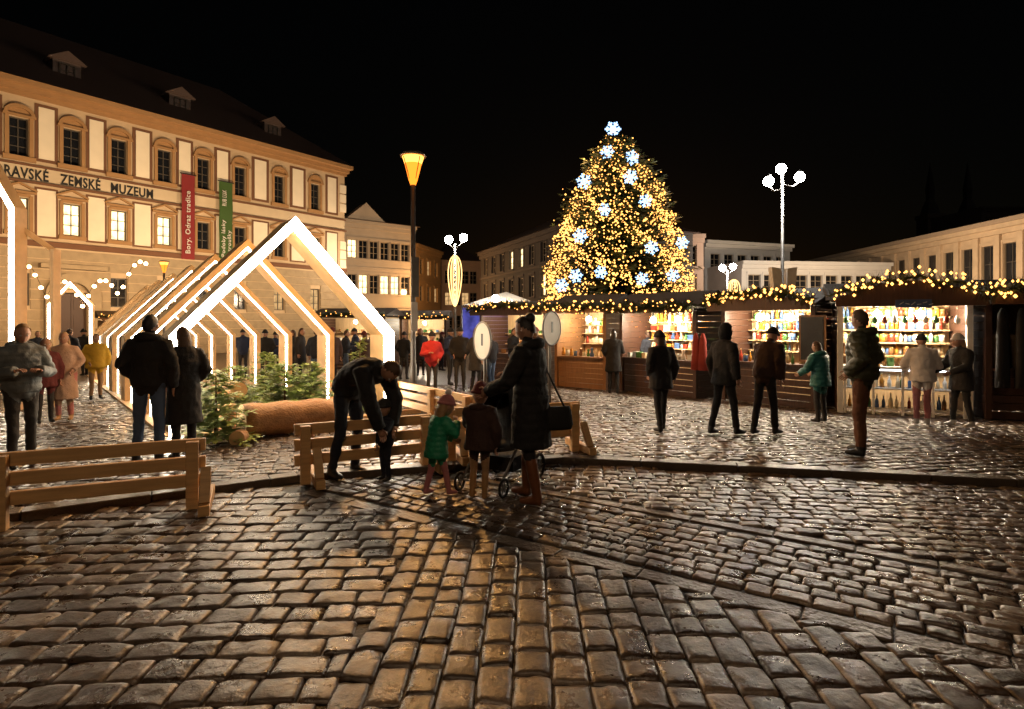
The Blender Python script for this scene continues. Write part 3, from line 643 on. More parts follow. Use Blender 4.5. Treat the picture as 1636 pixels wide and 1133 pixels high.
def person(label,loc,face,H=1.72,top=None,legs=None,shoes=None,hair=None,style='short',coat=None,lean=0,arms=('hang','hang'),feet=((.1,0),(-.1,0)),yaw=0,pitch=0,
           puf=.02,quilt=0,hs=1.,legf=1.,vox=.016,hood=None,hat=None,pom=None,group=None,bootz=0,gloves=None,knee=0,wide=1.,skin=SK,scarf=None):
    dz=.93*(legf-1); tot=1.75+dz+.235*(hs-1); s=H/tot
    zb=.92+dz
    def sp(x,y,z):
        z+=dz
        if z<=zb: return V((x,y,z))
        py=0;pzv=zb;n=10;st=(z-zb)/n;a=0
        for i in range(n):
            a=lean*min(1,((i+.5)*st)/.3); py-=math.sin(a)*st; pzv+=math.cos(a)*st
        return V((x,py+y*math.cos(a),pzv+y*math.sin(a)))
    mb=MB(); S=[]
    def tb(pts,rads,mi,n=12,side=None):
        mb.tube(pts,rads,n,0,True,side)
        for i in range(len(pts)-1):
            for q in range(4):
                t=q/4; p=V(pts[i]).lerp(V(pts[i+1]),t); r0=rads[i];r1=rads[i+1]
                r0=min(r0) if isinstance(r0,tuple) else r0; r1=min(r1) if isinstance(r1,tuple) else r1
                S.append((p,r0+(r1-r0)*t,mi))
    f=puf; w=wide
    T=[(.84,.13,.10),(.92,.16,.12),(1.02,.165,.12),(1.14,.16,.115),(1.27,.175,.125),(1.38,.18,.115),(1.44,.13,.09),(1.50,.07,.065)]
    tb([sp(0,0,z) for z,a,b in T[:2]],[((a)*w,(b)) for z,a,b in T[:2]],1,16,(1,0,0))
    tb([sp(0,0,z) for z,a,b in T[1:]],[((a+f)*w,(b+f)) for z,a,b in T[1:]],0,16,(1,0,0))
    if coat is not None:
        k=4; zz_=[1.05+(coat-1.05)*i/k for i in range(k+1)]
        tb([sp(0,.0,z) for z in zz_],[((.165+f+.035*i/k)*w,.125+f+.03*i/k) for i in range(k+1)],0,16,(1,0,0))
    tb([sp(0,0,1.42),sp(0,-.008,1.50),sp(0,-.014,1.58)],[.06,.054,.054],3,10)
    tb([sp(0,.0,1.43),sp(0,-.005,1.505)],[(.10+f*.5,.085+f*.5),(.072,.07)],0,12,(1,0,0))
    hd=[]
    for sx,an in ((1,arms[0]),(-1,arms[1])):
        if isinstance(an,str): e,wv=ARM[an]; e=sp(e[0]*sx,e[1],e[2]); wv=sp(wv[0]*sx,wv[1],wv[2])
        else: e=V((an[0][0]*sx,an[0][1],an[0][2]+dz)); wv=V((an[1][0]*sx,an[1][1],an[1][2]+dz))
        sh=sp(.165*sx*w,0,1.405); e=V((e.x*(w*.5+.5)+f*sx,e.y,e.z))
        tb([sp(.09*sx,0,1.41),sh,sh.lerp(e,.5),e,e.lerp(wv,.5),wv],[.06+f,.066+f,.054+f,.046+f,.042+f*.9,.034+f*.8],0,10)
        hd.append((wv,(wv-e).normalized(),sx))
    kz=.5*legf
    for sx,ft in ((1,feet[0]),(-1,feet[1])):
        hp=V((.088*sx,0,.9+dz)); an=V((ft[0],ft[1]+.02,.10)); kn=hp.lerp(an,.5)+V((0,-.03-knee,0)); kn.z=kz
        tb([hp,hp.lerp(kn,.5),kn],[.088,.076,.060],1,10)
        if bootz:
            q=kn.lerp(an,.25); tb([kn,q],[.06,.056],1,10); tb([q,q.lerp(an,.5),an],[.060,.056,.046],2,10)
        else: tb([kn,kn.lerp(an,.4),an],[.062,.058,.05],1,10)
        tb([V((an.x,an.y+.045,.05)),V((an.x,an.y-.02,.055)),V((an.x+.012*sx,an.y-.10,.042)),V((an.x+.018*sx,an.y-.165,.034))],[(.040,.045),(.046,.050),(.047,.038),(.034,.028)],2,10,(1,0,0))
        tb([an,V((an.x,an.y,.05))],[.046,.044],2,8)
    me=remesh(mb,vox/ max(.55,s))
    n=len(me.vertices); co=np.empty(n*3); me.vertices.foreach_get('co',co); co=co.reshape(-1,3)
    nr=np.empty(n*3); me.vertex_normals.foreach_get('vector',nr); nr=nr.reshape(-1,3)
    SP=np.array([p[:] for p,_,_ in S]); SR=np.array([r for _,r,_ in S]); SM=np.array([m for _,_,m in S])
    def cls(pts): 
        out=np.zeros(len(pts),int)
        for i in range(0,len(pts),4000):
            d=np.linalg.norm(pts[i:i+4000,None]-SP[None],axis=2)-SR[None]; out[i:i+4000]=SM[d.argmin(1)]
        return out
    vc=cls(co); jt=(vc==0)
    amp=np.array([noise.noise(V(c)*9+V((loc[0],0,0))) + .6*noise.noise(V(c)*22) for c in co])*.011
    if quilt: amp=amp+jt*(np.abs(np.sin(co[:,2]*PI/.085))**.6-.6)*quilt
    co=co+nr*(amp*(vc<2))[:,None]
    fs=[tuple(p.vertices) for p in me.polygons]; fc=np.array([co[list(f_)].mean(0) for f_ in fs]); fm=cls(fc)
    ob=MB(); ob.v=[tuple(c) for c in co]; ob.f=fs; ob.m=[int(x) for x in fm]; ob.sm=[True]*len(fs)
    bpy.data.meshes.remove(me)
    aL=lean*.75-pitch; R=Matrix.Rotation(aL,3,'X')@Matrix.Rotation(yaw,3,'Z'); hc=sp(0,-.02,1.5)+Matrix.Rotation(lean,3,'X')@V((0,-.012,.13*hs**.6+(hs-1)*.02))
    def hf(d,p):
        p=p.copy()
        if d.z<0: p.x*=1-.28*(-d.z)**1.6
        if d.z<-.2 and d.y>0: p.y*=1-.35*(-d.z-.2)
        if d.y<0:
            p.y-=.024*math.exp(-(d.x/.13)**2-((d.z+.2)/.17)**2); p.y+=.010*math.exp(-((abs(d.x)-.36)/.15)**2-((d.z-.02)/.12)**2)
            p.y-=.007*math.exp(-(d.x/.25)**2-((d.z+.85)/.15)**2)
        return p*hs
    ob.ell(hc,(.077,.097,.12),24,18,3,R,hf)
    def hp_(x,y,z): return hc+R@(V((x,y,z))*hs)
    for sx in (-1,1):
        ob.ell(hp_(.030*sx,-.082,.004),.0125*hs,8,6,4); ob.ell(hp_(.030*sx,-.0915,.004),.0055*hs,6,5,5)
        ob.ell(hp_(.030*sx,-.088,.026),(.017*hs,.006*hs,.004*hs),8,5,7,R); ob.ell(hp_(.077*sx,.008,-.008),(.010*hs,.020*hs,.030*hs),8,6,3,R)
    ob.ell(hp_(0,-.088,-.060),(.022*hs,.008*hs,.007*hs),8,5,6,R)
    for wv,d,sx in hd: hand(ob,wv,d,V((-.9*sx*0.3,-1,.15)),1 if sx<0 else -1,8,1.0 if hs==1 else 1.15)
    def fin(m): m.v=[(a*s,b*s,c*s) for a,b,c in m.v]; return m
    hm=hair or M_('hair_brown',(.07,.035,.018),.6,0,.4,40,.3,80)
    root=empty('person',(loc[0],loc[1],loc[2] if len(loc)>2 else gz(loc[0],loc[1])),face,label,'person',group)
    fin(ob).build('body',[top,legs,shoes,skin,EYEW,EYED,LIP,hm,gloves or skin],root)
    def shell(sc,keep,mat_,name,extra=None,off=(0,0,0)):
        h=MB(); h.ell(hc+R@V(off),(.079*sc,.099*sc,.122*sc),24,18,0,R,lambda d,p:p*hs*(1+.03*noise.noise(d*6)),keep)
        if extra: extra(h)
        return fin(h).build(name,mat_,root)
    def bun(h): h.ell(hp_(0,.085,.085),.055*hs,12,8)
    def lng(h): h.tube([hp_(0,.04,.03),hp_(0,.065,-.08),hp_(0,.075,-.2),hp_(0,.07,-.3)],[(.078*hs,.06*hs),(.09*hs,.055*hs),(.09*hs,.045*hs),(.06*hs,.025*hs)],12,0,True,tuple(R@V((1,0,0))))
    if not hat and style!='none': shell(1.1,lambda d:d.z>.42-.9*(d.y+.3),hm,'hair',bun if style=='bun' else lng if style=='long' else None)
    if hat and style=='long': h=MB(); lng(h); fin(h).build('hair',hm,root)
    if hat:
        def rim(h):
            n=20; pts=[hp_(.088*math.cos(2*PI*i/n),.108*math.sin(2*PI*i/n),.035) for i in range(n+1)]; h.tube(pts,.017*hs,8)
        shell(1.16,lambda d:d.z>.12,hat,'hat',rim,(0,0,.012))
        if pom: h=MB(); h.ell(hp_(0,.0,.165),.042*hs,10,8,0,None,lambda d,p:p*(1+.25*noise.noise(d*9))); fin(h).build('pompom',pom,root)
    if hood=='up': shell(1.32,lambda d:d.y>-.45 or d.z>.82,top,'hood',None,(0,.012,0))
    if hood=='down':
        h=MB(); pts=[sp(.125*math.cos(a),.055+.10*math.sin(a)-.05,1.475+.02*math.sin(a)) for a in [PI*(-.12+1.24*i/14) for i in range(15)]]
        h.tube(pts,[.02+.036*math.sin(PI*i/14) for i in range(15)],10); fin(h).build('hood',top,root)
    return root
BK=cloth('black',(.009,.008,.009),.85); NAVY=cloth('navy',(.010,.013,.024)); CHAR=cloth('charcoal',(.026,.024,.024)); JEAN=cloth('jeans',(.05,.085,.16)); GREY=cloth('grey_puffer',(.11,.125,.13),.6)
GREEN=cloth('green',(.012,.22,.11),.55); OLIVE=cloth('olive',(.04,.04,.016),.5); RUST=cloth('rust_trousers',(.13,.05,.022)); TEAL=cloth('teal',(.012,.12,.115),.5); WHITE=cloth('white',(.6,.55,.52)); RED=cloth('red',(.42,.02,.02))
YEL=cloth('yellow',(.55,.32,.02)); BEI=cloth('beige',(.45,.30,.22)); MAR=cloth('maroon',(.10,.015,.015)); PINKC=cloth('pink',(.42,.16,.16)); TAN=cloth('tan',(.34,.20,.10)); BRN=cloth('brown_jacket',(.04,.018,.014)); DKBL=cloth('dark_blue',(.02,.03,.07))
LEATH=M_('brown_leather',(.16,.055,.02),.4,0,.3,8,.1); BLSH=M_('black_shoe',(.012,.012,.012),.45,0,.2,8,.1); WSH=M_('white_shoe',(.5,.48,.46),.5); TANB=M_('tan_boot',(.36,.20,.08),.6)
HB=M_('hair_black',(.015,.011,.01),.55,0,.4,40,.3,80); HBR=M_('hair_brown',(.07,.035,.018),.6,0,.4,40,.3,80); HBL=M_('hair_blond',(.30,.18,.08),.6,0,.3,40,.3,80)
def L(px,Y): return (gx(px,Y),Y)
AW=PI
person('man in a grey puffer jacket looking at his phone at the left edge',L(34,6.4),.9,1.60,GREY,CHAR,BLSH,HBL,'short',None,.03,('phone','phone'),((.1,.05),(-.1,-.1)),quilt=.010,puf=.035,vox=.012,hood='down',pitch=-.25)
person('man in a black jacket and blue jeans with his back turned beside the fir',L(238,6.5),AW+.2,1.70,BK,JEAN,BLSH,HB,'short',None,.02,('pocket','hang'),((.13,0),(-.13,.05)),puf=.03,vox=.012,hood='down')
person('woman in a long black coat standing beside the man in jeans',L(294,6.75),AW+.9,1.56,BK,BK,BLSH,HBR,'long',.48,.02,('pocket','pocket'),puf=.03,vox=.013)
person('man in dark clothes bending over a small child behind the slatted barrier',L(556,6.15),PI/2-.5,1.75,BK,NAVY,BLSH,HBR,'short',None,1.4,(((.16,-.5,.84),(.1,-.54,.58)),((.16,-.5,.84),(.1,-.54,.58))),((.14,.02),(-.14,.08)),puf=.035,vox=.012,knee=.02,pitch=-.35)
person('small child in dark snowsuit held by the bending man',L(616,6.0),-.8,.86,NAVY,NAVY,BLSH,HB,'short',None,0,('up','hang'),puf=.04,hs=1.5,legf=.82,vox=.016,hat=CHAR)
person('little child in a green jacket with a pink bobble hat leaning forward',L(697,5.5),AW-.9,.97,GREEN,PINKC,PINKC,HBL,'long',.80,.28,('reach','up'),((.14,.10),(-.14,-.18)),puf=.05,quilt=.012,hs=1.45,legf=.84,vox=.013,hat=PINKC,pom=WHITE,bootz=1)
person('child in a brown jacket and dark red hat standing next to the pushchair',L(766,5.42),AW-.3,1.09,BRN,TAN,TANB,HBR,'short',.85,.02,('reach','hang'),((.11,0),(-.11,.05)),puf=.05,hs=1.4,legf=.88,vox=.013,hat=MAR,bootz=1,hood='down')
person('woman in a long black puffer coat and brown boots with a hair bun',L(848,5.33),-PI/2-.45,1.72,BK,BK,LEATH,HB,'bun',.52,.05,('push','phone'),((.13,.1),(-.12,-.12)),puf=.035,quilt=.008,vox=.012,bootz=1,hood='down',pitch=-.3)
person('man in an olive puffer jacket and rust trousers watching the stalls on the right',L(1378,6.95),AW+.75,1.77,OLIVE,RUST,BLSH,HBR,'short',None,.0,('pocket','pocket'),((.13,.0),(-.13,-.06)),puf=.05,quilt=.012,vox=.012,hood='down',yaw=-.5)
person('short woman in a teal puffer jacket at the counter beside the chalkboard',L(1311,9.6),AW+.4,1.36,TEAL,CHAR,BLSH,HBR,'long',.78,.12,('push','push'),puf=.04,quilt=.010,vox=.015,hood='down')
person('person in a white jacket choosing goods at the arched stall',L(1474,9.3),AW-.4,1.47,WHITE,PINKC,WSH,HBR,'short',.85,.08,('push','phone'),((.1,0),(-.1,-.1)),puf=.04,vox=.016,hat=CHAR)
person('person in dark coat and white shoes at the right end of the arched stall',L(1536,9.1),-PI/2,1.48,CHAR,CHAR,WSH,HBL,'long',.7,.05,('push','push'),((.1,.1),(-.1,-.1)),puf=.035,vox=.016,hat=WHITE)
person('tall person in a black coat walking in front of the chalkboard stall',L(1157,8.4),PI/2+.4,1.62,BK,BK,BLSH,HB,'short',.8,.03,('hang','hang'),((.1,.16),(-.1,-.18)),puf=.03,vox=.015,hood='up')
person('person in black walking in front of the red draped stall',L(1056,8.7),AW+.3,1.52,BK,BK,BLSH,HBR,'long',.75,.03,('pocket','hang'),((.1,.12),(-.1,-.12)),puf=.03,vox=.015,hat=BK)
person('stooping person in dark brown jacket near the teal jacket',L(1222,8.4),PI/2+.6,1.6,BRN,BK,BLSH,HB,'short',None,.35,('reach','hang'),((.1,.14),(-.1,-.15)),puf=.035,vox=.015,hat=BK)
person('person in black standing at the counter of the pale wooden stall',L(980,14.4),AW-.2,1.62,BK,BK,BLSH,HB,'long',.6,.02,('pocket','phone'),puf=.03,vox=.022)
person('person in a red jacket among the crowd behind the barrier',L(690,14),.3,1.55,RED,CHAR,BLSH,HB,'short',None,.03,('pocket','phone'),puf=.04,vox=.022,hat=BK)
person('person in a yellow jacket near the left end of the pavilion',L(153,13),.8,1.5,YEL,TAN,BLSH,HBL,'short',.85,.03,('hang','pocket'),puf=.04,vox=.022)
person('woman in a long beige coat behind the man with the phone',L(103,9.8),.4,1.52,BEI,PINKC,TANB,HBL,'long',.42,.02,('pocket','hang'),puf=.03,vox=.018)
person('child in a maroon jacket beside the woman in beige',L(72,9.5),.9,1.42,MAR,CHAR,BLSH,HBL,'long',.75,.02,('hang','hang'),puf=.035,hs=1.1,vox=.018)
cr=[(BK,CHAR,'short',None,('pocket','pocket'),BK),(NAVY,JEAN,'short',None,('hang','phone'),None),(CHAR,BK,'long',.6,('pocket','hang'),None),(BRN,BK,'long',.7,('hang','hang'),MAR),(DKBL,CHAR,'short',None,('phone','phone'),CHAR)]
SPOT=[(735,15,0,'beside the red jacket'),(760,14.6,2.2,'left of the round signs'),(718,17,1.2,'behind the red jacket'),(505,17,3.0,'right side deep in pavilion'),(530,16,.6,'behind the right pavilion legs'),(552,18.5,2,'behind the sparse fir tree'),(583,17.2,4,'left of the front frame leg'),(600,19,1,'nearest the front frame leg'),(470,20,5,'behind the bushy fir tree'),(440,21,0.4,'at the pavilion far end'),(408,22,2.7,'far end of pavilion, left'),(388,20.5,3.6,'in the pavilion middle'),(60,20,.8,'far back, left edge'),(90,22,2,'below the light gate'),(135,21,4.4,'right of the light gate'),(175,20,1.2,'left end of the pavilion'),(645,19,2.9,'behind the lamp pole'),(672,21,.2,'far behind the lamp pole'),(1012,16.2,3.1,'at the red draped stall'),(1035,15.6,3.6,'right side of red draped stall'),(905,17.3,2.8,'before the pale wooden stall'),(820,16.5,1.0,'between the two round signs'),(705,24,1.8,'far by the spiral lamp'),(620,23,4.0,'far gap left of lamp'),
(480,18.5,1.5,'second from the bushy fir'),(424,18,.2,'at the left inner legs'),(515,20,2.4,'in the crowd under the far garland'),(568,21,5.1,'under the far garland, right'),(110,17,3.3,'walking through the light gate'),(195,23,.5,'outside the pavilion, far left'),(785,15.5,3.9,'at the stall behind the signs'),(855,16.2,2.6,'right of the second sign')]
DN=['black jacket and hat','navy jacket and jeans','long charcoal coat','brown coat and maroon hat','dark blue jacket and grey hat']
pro={}
for i,(px,Y,fa,w) in enumerate(SPOT):
    k=(i*2+i//5)%5; lab='distant person in %s, %s'%(DN[k],w)
    if k not in pro:
        t,l,st,c_,ar,ht=cr[k]; pro[k]=person(lab,L(px,Y),fa,1.68,t,l,BLSH,HBR,st,c_,.02,ar,((.1,.05),(-.1,-.06)),puf=.03,vox=.024,hat=ht,group='people in the background crowd')
    else: x,y=L(px,Y); cptree(pro[k],(x,y,gz(x,y)),fa,lab,None,.92+.12*((i*37)%10)/10)
hb=empty('shoulder_bag',(gx(893,5.3),5.35,0),.3,'black shoulder bag at the side of the woman in the long puffer coat','bag')
m=MB(); m.tube([(0,0,.66),(0,0,.70),(0,0,.84),(0,0,.88)],[(.13,.04),(.15,.06),(.13,.05),(.11,.03)],14,0,True,(1,0,0)); m.build('pouch',BK,hb)
m=MB(); m.tube([(-.09,0,.87),(-.17,.0,1.1),(-.19,.02,1.38),(-.05,.02,1.1),(.06,0,.87)],.01,6); m.build('strap',BK,hb)
pc=empty('pushchair',(gx(800,5.85),5.85,0),-.5,'dark pushchair with hood standing left of the woman in the long coat','pushchair')
m=MB()
for sx in (-.22,.22):
    m.tube([(sx,.45,1.02),(sx,.3,.72),(sx,-.12,.36),(sx,-.38,.12)],.014,8); m.tube([(sx,.38,.11),(sx,.12,.45),(sx,.02,.6)],.013,8)
m.tube([(-.22,.45,1.02),(-.2,.5,1.06),(.2,.5,1.06),(.22,.45,1.02)],.016,8); m.tube([(-.22,.38,.11),(.22,.38,.11)],.01,6); m.tube([(-.22,-.38,.12),(.22,-.38,.12)],.01,6); m.build('frame',GREYM,pc)
m=MB(); m.tube([(0,-.28,.42),(0,-.02,.40),(0,.12,.46),(0,.24,.78),(0,.28,.88)],[(.17,.03),(.19,.05),(.19,.06),(.18,.05),(.15,.03)],14,0,True,(1,0,0)); m.build('seat',CHAR,pc)
m=MB(); m.ell((0,.08,.74),(.22,.30,.30),18,12,0,None,None,lambda d:d.z>-.05 and d.y>-.75); m.build('hood',BK,pc)
m=MB(); m.box(-.17,.17,-.05,.3,.16,.3); m.build('basket',BK,pc)
for sx in (-.25,.25):
    for yy,r in ((-.38,.095),(.38,.14)):
        m=MB(); m.tube([(sx-.012,yy,r),(sx+.012,yy,r)],r*.2,10)
        for k in range(6): a=k*PI/3; m.beam((sx,yy,r),(sx,yy+r*.85*math.cos(a),r+r*.85*math.sin(a)),.008,.01,0,(1,0,0))
        wh=m.build('wheel',GREYM,pc); t=MB(); t.tube([(sx,yy+r*.87*math.cos(2*PI*i/20),r+r*.87*math.sin(2*PI*i/20)) for i in range(21)],r*.13,8,cap=False); t.build('tyre',BK,wh)
SIGNW=M_('sign_white',(.55,.5,.43),.5,0,.15,4,0)
for px,Y,zc,r,rz,lab in ((775,9.5,1.36,.31,-1.05,'pale round sign on a post left of the woman in the long coat'),(878,10.5,1.56,.31,.95,'pale round sign on a post right behind the woman in the long coat')):
    s=empty('round_sign',(gx(px,Y),Y,slope(Y)),rz,lab,'sign'); z0=zc-slope(Y)
    m=MB(); m.tube([(0,0,0),(0,0,z0+r)],.03,10); m.build('post',GREYM,s)
    m=MB(); m.tube([(0,-.055,z0),(0,-.036,z0)],r,32,0,False); m.build('disc',SIGNW,s)
    m=MB(); m.tube([(r*math.cos(2*PI*i/32),-.05,z0+r*math.sin(2*PI*i/32)) for i in range(33)],.018,6,cap=False); m.build('rim',GREYM,s)
    m=MB(); m.box(-.035,.03,-.060,-.057,z0-.08,z0+.12); m.build('marking',BLACKM,s)
# ---------------------------------------------------------------- stalls
GARL=M_('garland_green',(.05,.065,.022),.7,0,.4,6,0)
gb=MB(); gb.octa((0,0,0),.034); gbme=gb.mesh('bulb',WARMB)
def garland(pts,label,nb,r=.1):
    root=empty('garland',pts[0],0,label,'garland'); o=V(pts[0]); P_=[V(p)-o for p in pts]; mb=MB(); Ls=[(P_[i+1]-P_[i]).length for i in range(len(P_)-1)]; T=sum(Ls)
    def at(t):
        d=t*T
        for i,l in enumerate(Ls):
            if d<=l or i==len(Ls)-1: return P_[i].lerp(P_[i+1],min(1,d/l)),(P_[i+1]-P_[i]).normalized()
            d-=l
    for k in range(int(T*330)):
        p,t=at(random.random()); a=random.random()*2*PI; d=(t.orthogonal()*math.cos(a)+t.cross(t.orthogonal())*math.sin(a)+t*random.uniform(-.6,.6)).normalized(); l=r*random.uniform(.7,1.5); w=d.cross(t).normalized()*.018
        mb.add([p+w,p+d*l,p-w],[(0,1,2)])
    mb.tube(P_,.025,6); mb.build('greenery',GARL,root)
    for k in range(nb):
        p,t=at((k+.5)/nb); inst('bulb',gbme,root,p+V((random.uniform(-.07,.07),-.07+random.uniform(-.07,.04),random.uniform(-.12,.16))),(0,0,0),(random.choice((.55,.75,1.0)),)*3)
WHP=M_('white_painted_frame',(.65,.62,.56),.5)
def stall(label,A,B,h,dep,wm=STALLW,arch=0,shelf=(1.15,1.45,1.75),lamps=1,frontc=.85,openlow=False,rh=.5):
    W,rz=bframe(A,B); z=slope((A[1]+B[1])/2); root=empty('market_stall',(A[0],A[1],z),rz,label,'market stall')
    m=MB(); m.box(.05,W-.05,dep-.05,dep,0,h); m.build('back_wall',STALLI,root)
    for x in (0,W-.05):
        m=MB()
        for k in range(int(h/.14)): m.box(x+.002*(k%2),x+.05-.002*(k%2),.06,dep-.052,k*.14,k*.14+.133)
        m.build('side_wall',wm,root)
        m=MB(); m.box(x-.02,x+.07,-.03,.058,0,h); m.build('post',WHP if openlow else wm,root)
    if openlow:
        m=MB(); m.box(.075,W-.075,-.10,.45,frontc,frontc+.04); m.build('counter',WHP,root)
        for zs in (.08,.46): m=MB(); m.box(.08,W-.08,.0,.42,zs,zs+.025); m.build('shelf',WHP,root)
        for k in range(5): x=.1+(W-.2)*k/4; m=MB(); m.box(x-.018,x+.018,-.035,-.001,.0,frontc-.002); m.build('upright',WHP,root)
        m=MB(); m.box(.1,W-.1,.06,.09,frontc-.045,frontc-.02); m.build('light_strip',E_('shelf_strip',(.85,.92,1),7),root)
    else:
        m=MB()
        for k in range(6): m.box(.08,W-.08,.02+.003*(k%2),.06,k*frontc/6+.01,(k+1)*frontc/6-.005)
        m.box(.075,W-.075,-.12,.45,frontc,frontc+.04); m.build('counter',wm,root)
    m=MB(); m.add([(-.2,-.4,h),(W+.2,-.4,h),(W+.2,dep/2,h+rh),(-.2,dep/2,h+rh),(W+.2,dep+.2,h),(-.2,dep+.2,h)],[(0,1,2,3),(3,2,4,5),(0,3,5),(1,4,2)]); m.add([(-.2,-.4,h-.05),(W+.2,-.4,h-.05),(W+.2,dep+.2,h-.05),(-.2,dep+.2,h-.05)],[(0,3,2,1)]); m.add([(-.2,-.4,h-.05),(W+.2,-.4,h-.05),(W+.2,-.4,h),(-.2,-.4,h)],[(0,1,2,3)]); m.build('roof',M_('stall_roof',(.035,.024,.018),.7,0,.3,4),root)
    m=MB()
    if arch:
        n=14; pl_=[(-.1+(W+.2)*i/n,h+.02+arch*math.sin(PI*i/n)) for i in range(n+1)]+[(W+.1,h-.13),(-.1,h-.13)]
        m.prism(pl_,-.47,-.42)
    else: m.box(-.19,W+.19,-.45,-.402,h-.10,h+.05)
    m.build('fascia',wm,root)
    for s in shelf: m=MB(); m.box(.1,W-.1,dep-.3,dep-.052,s-.015,s+.012); m.build('shelf',STALLI,root)
    for k in range(lamps):
        x=W*(k+1)/(lamps+1); m=MB(); m.ell((x,dep*.3,h-.27),.075,10,8); lo=m.build('hanging_lamp',STALLL,root); m=MB(); m.tube([(x,dep*.3,h-.05),(x,dep*.3,h-.2)],.02,6); m.build('socket',BLACKM,lo)
    Mx=Matrix.Translation(root.location)@Matrix.Rotation(rz,4,'Z')
    return root,W,Mx,rz
def bottle_mesh(c,h=.22,r=.033): m=MB(); m.tube([(0,0,0),(0,0,h*.55),(0,0,h*.7),(0,0,h*.78),(0,0,h)],[r,r,r*.6,r*.35,r*.35],10); m.tube([(0,0,h+.001),(0,0,h+.025)],r*.4,8,1); return m.mesh('bottle',[c,M_('bottle_cap',(.5,.4,.2),.4,.5)])
def jar_mesh(c,h=.13,r=.05): m=MB(); m.tube([(0,0,0),(0,0,h),(0,0,h+.01)],[r,r,r*.8],12); m.tube([(0,0,h+.011),(0,0,h+.035)],r*.86,12,1); return m.mesh('jar',[c,M_('jar_lid',(.5,.35,.12),.35,.6)])
def figure_mesh(c): m=MB(); m.tube([(0,0,0),(0,0,.06),(0,0,.14),(0,0,.2),(0,0,.24)],[.05,.06,.03,.045,.01],12); return m.mesh('figurine',c)
def box_mesh(c): m=MB(); m.box(-.07,.07,-.05,.05,0,.11); m.box(-.075,.075,-.055,.055,.111,.135); return m.mesh('gift_box',c)
GC=[M_('glass_amber',(.45,.2,.03),.15,0,.2,4,0),M_('glass_green',(.06,.16,.05),.15,0,.2,4,0),M_('glass_clear',(.6,.6,.55),.12,0,.2,4,0),M_('glass_red',(.25,.035,.02),.15,0,.2,4,0),M_('glass_blue',(.06,.11,.24),.15,0,.2,4,0),M_('ceramic_white',(.7,.66,.58),.3,0,.1,4,0),M_('glass_brown',(.2,.09,.03),.15,0,.2,4,0),M_('ceramic_cream',(.6,.48,.3),.3,0,.1,4,0)]
GCACHE={}
def gmesh(k,c):
    if (k,c.name) not in GCACHE: GCACHE[(k,c.name)]={'bottle':bottle_mesh,'jar':jar_mesh,'figurine':figure_mesh,'gift_box':box_mesh}[k](c)
    return GCACHE[(k,c.name)]
def goods(Mx,rz,W,yb,shelf,n,kinds,where,names=('lowest','middle','top','uppermost')):
    for si,s in enumerate(shelf):
        for i in range(n):
            k=random.choice(kinds); c_=random.choice(GC); c=c_.name.split('_')[-1]; x=.16+(W-.32)*(i+.5)/n+random.uniform(-.02,.02)
            o=inst(k,gmesh(k,c_),None,Mx@V((x,yb+random.uniform(-.05,.05),s)),(0,0,rz+random.uniform(-.3,.3)),(random.uniform(.85,1.15),)*3); nm=k.replace('_',' ')
            tag(o,'%s %s on the %s shelf of the %s'%(c,nm,names[si],where),nm,'%s %ss on the %s shelf of the %s'%(c,nm,names[si],where))
st=[('market stall with bright lamp behind the left round sign',L(768,19),L(872,17.6),2.25,1.6,STALLW,.15,(1.15,1.5),11,['jar','gift_box'],'stall behind the round signs'),
 ('pale wooden market stall with a lit counter beside the woman in the long coat',L(888,16.4),L(968,15.4),2.2,1.6,STALLP,0,(1.2,1.5,1.75),13,['jar','figurine'],'pale wooden stall'),
 ('dark wooden market stall with red drapes below the christmas tree',L(992,15.0),L(1112,13.3),2.12,1.3,STALLW,0,(1.1,1.33,1.56,1.8),15,['figurine','gift_box'],'red draped stall'),
 ('market stall with a chalkboard hung on its right side',L(1155,12.9),L(1302,11.3),2.12,1.2,STALLW,.18,(1.1,1.33,1.56,1.8),17,['bottle','jar'],'chalkboard stall'),
 ('brightly lit market stall with an arched garlanded front and bottles on shelves',L(1340,10.8),L(1552,10.0),2.12,1.1,STALLW,.30,(1.05,1.3,1.55,1.8),21,['bottle','jar'],'arched stall'),
 ('market stall hung with dark clothes at the right edge',L(1576,9.9),L(1760,9.4),2.12,1.4,STALLW,.12,(),0,[],''),
 ('far market stall with garland seen through the pavilion',L(505,25),L(615,24.5),2.35,1.8,STALLW,0,(1.2,1.6),8,['jar','gift_box'],'far stall seen through the pavilion'),
 ('far market stall at the end of the square by the lamp pole',L(640,27),L(712,27),2.35,1.8,STALLW,0,(1.2,1.6),6,['jar','gift_box'],'far stall by the lamp pole'),
 ('far market stall in front of the museum seen left of the pavilion',L(165,27),L(250,28.5),2.35,1.8,STALLP,0,(1.2,1.6),6,['jar','gift_box'],'far stall in front of the museum')]
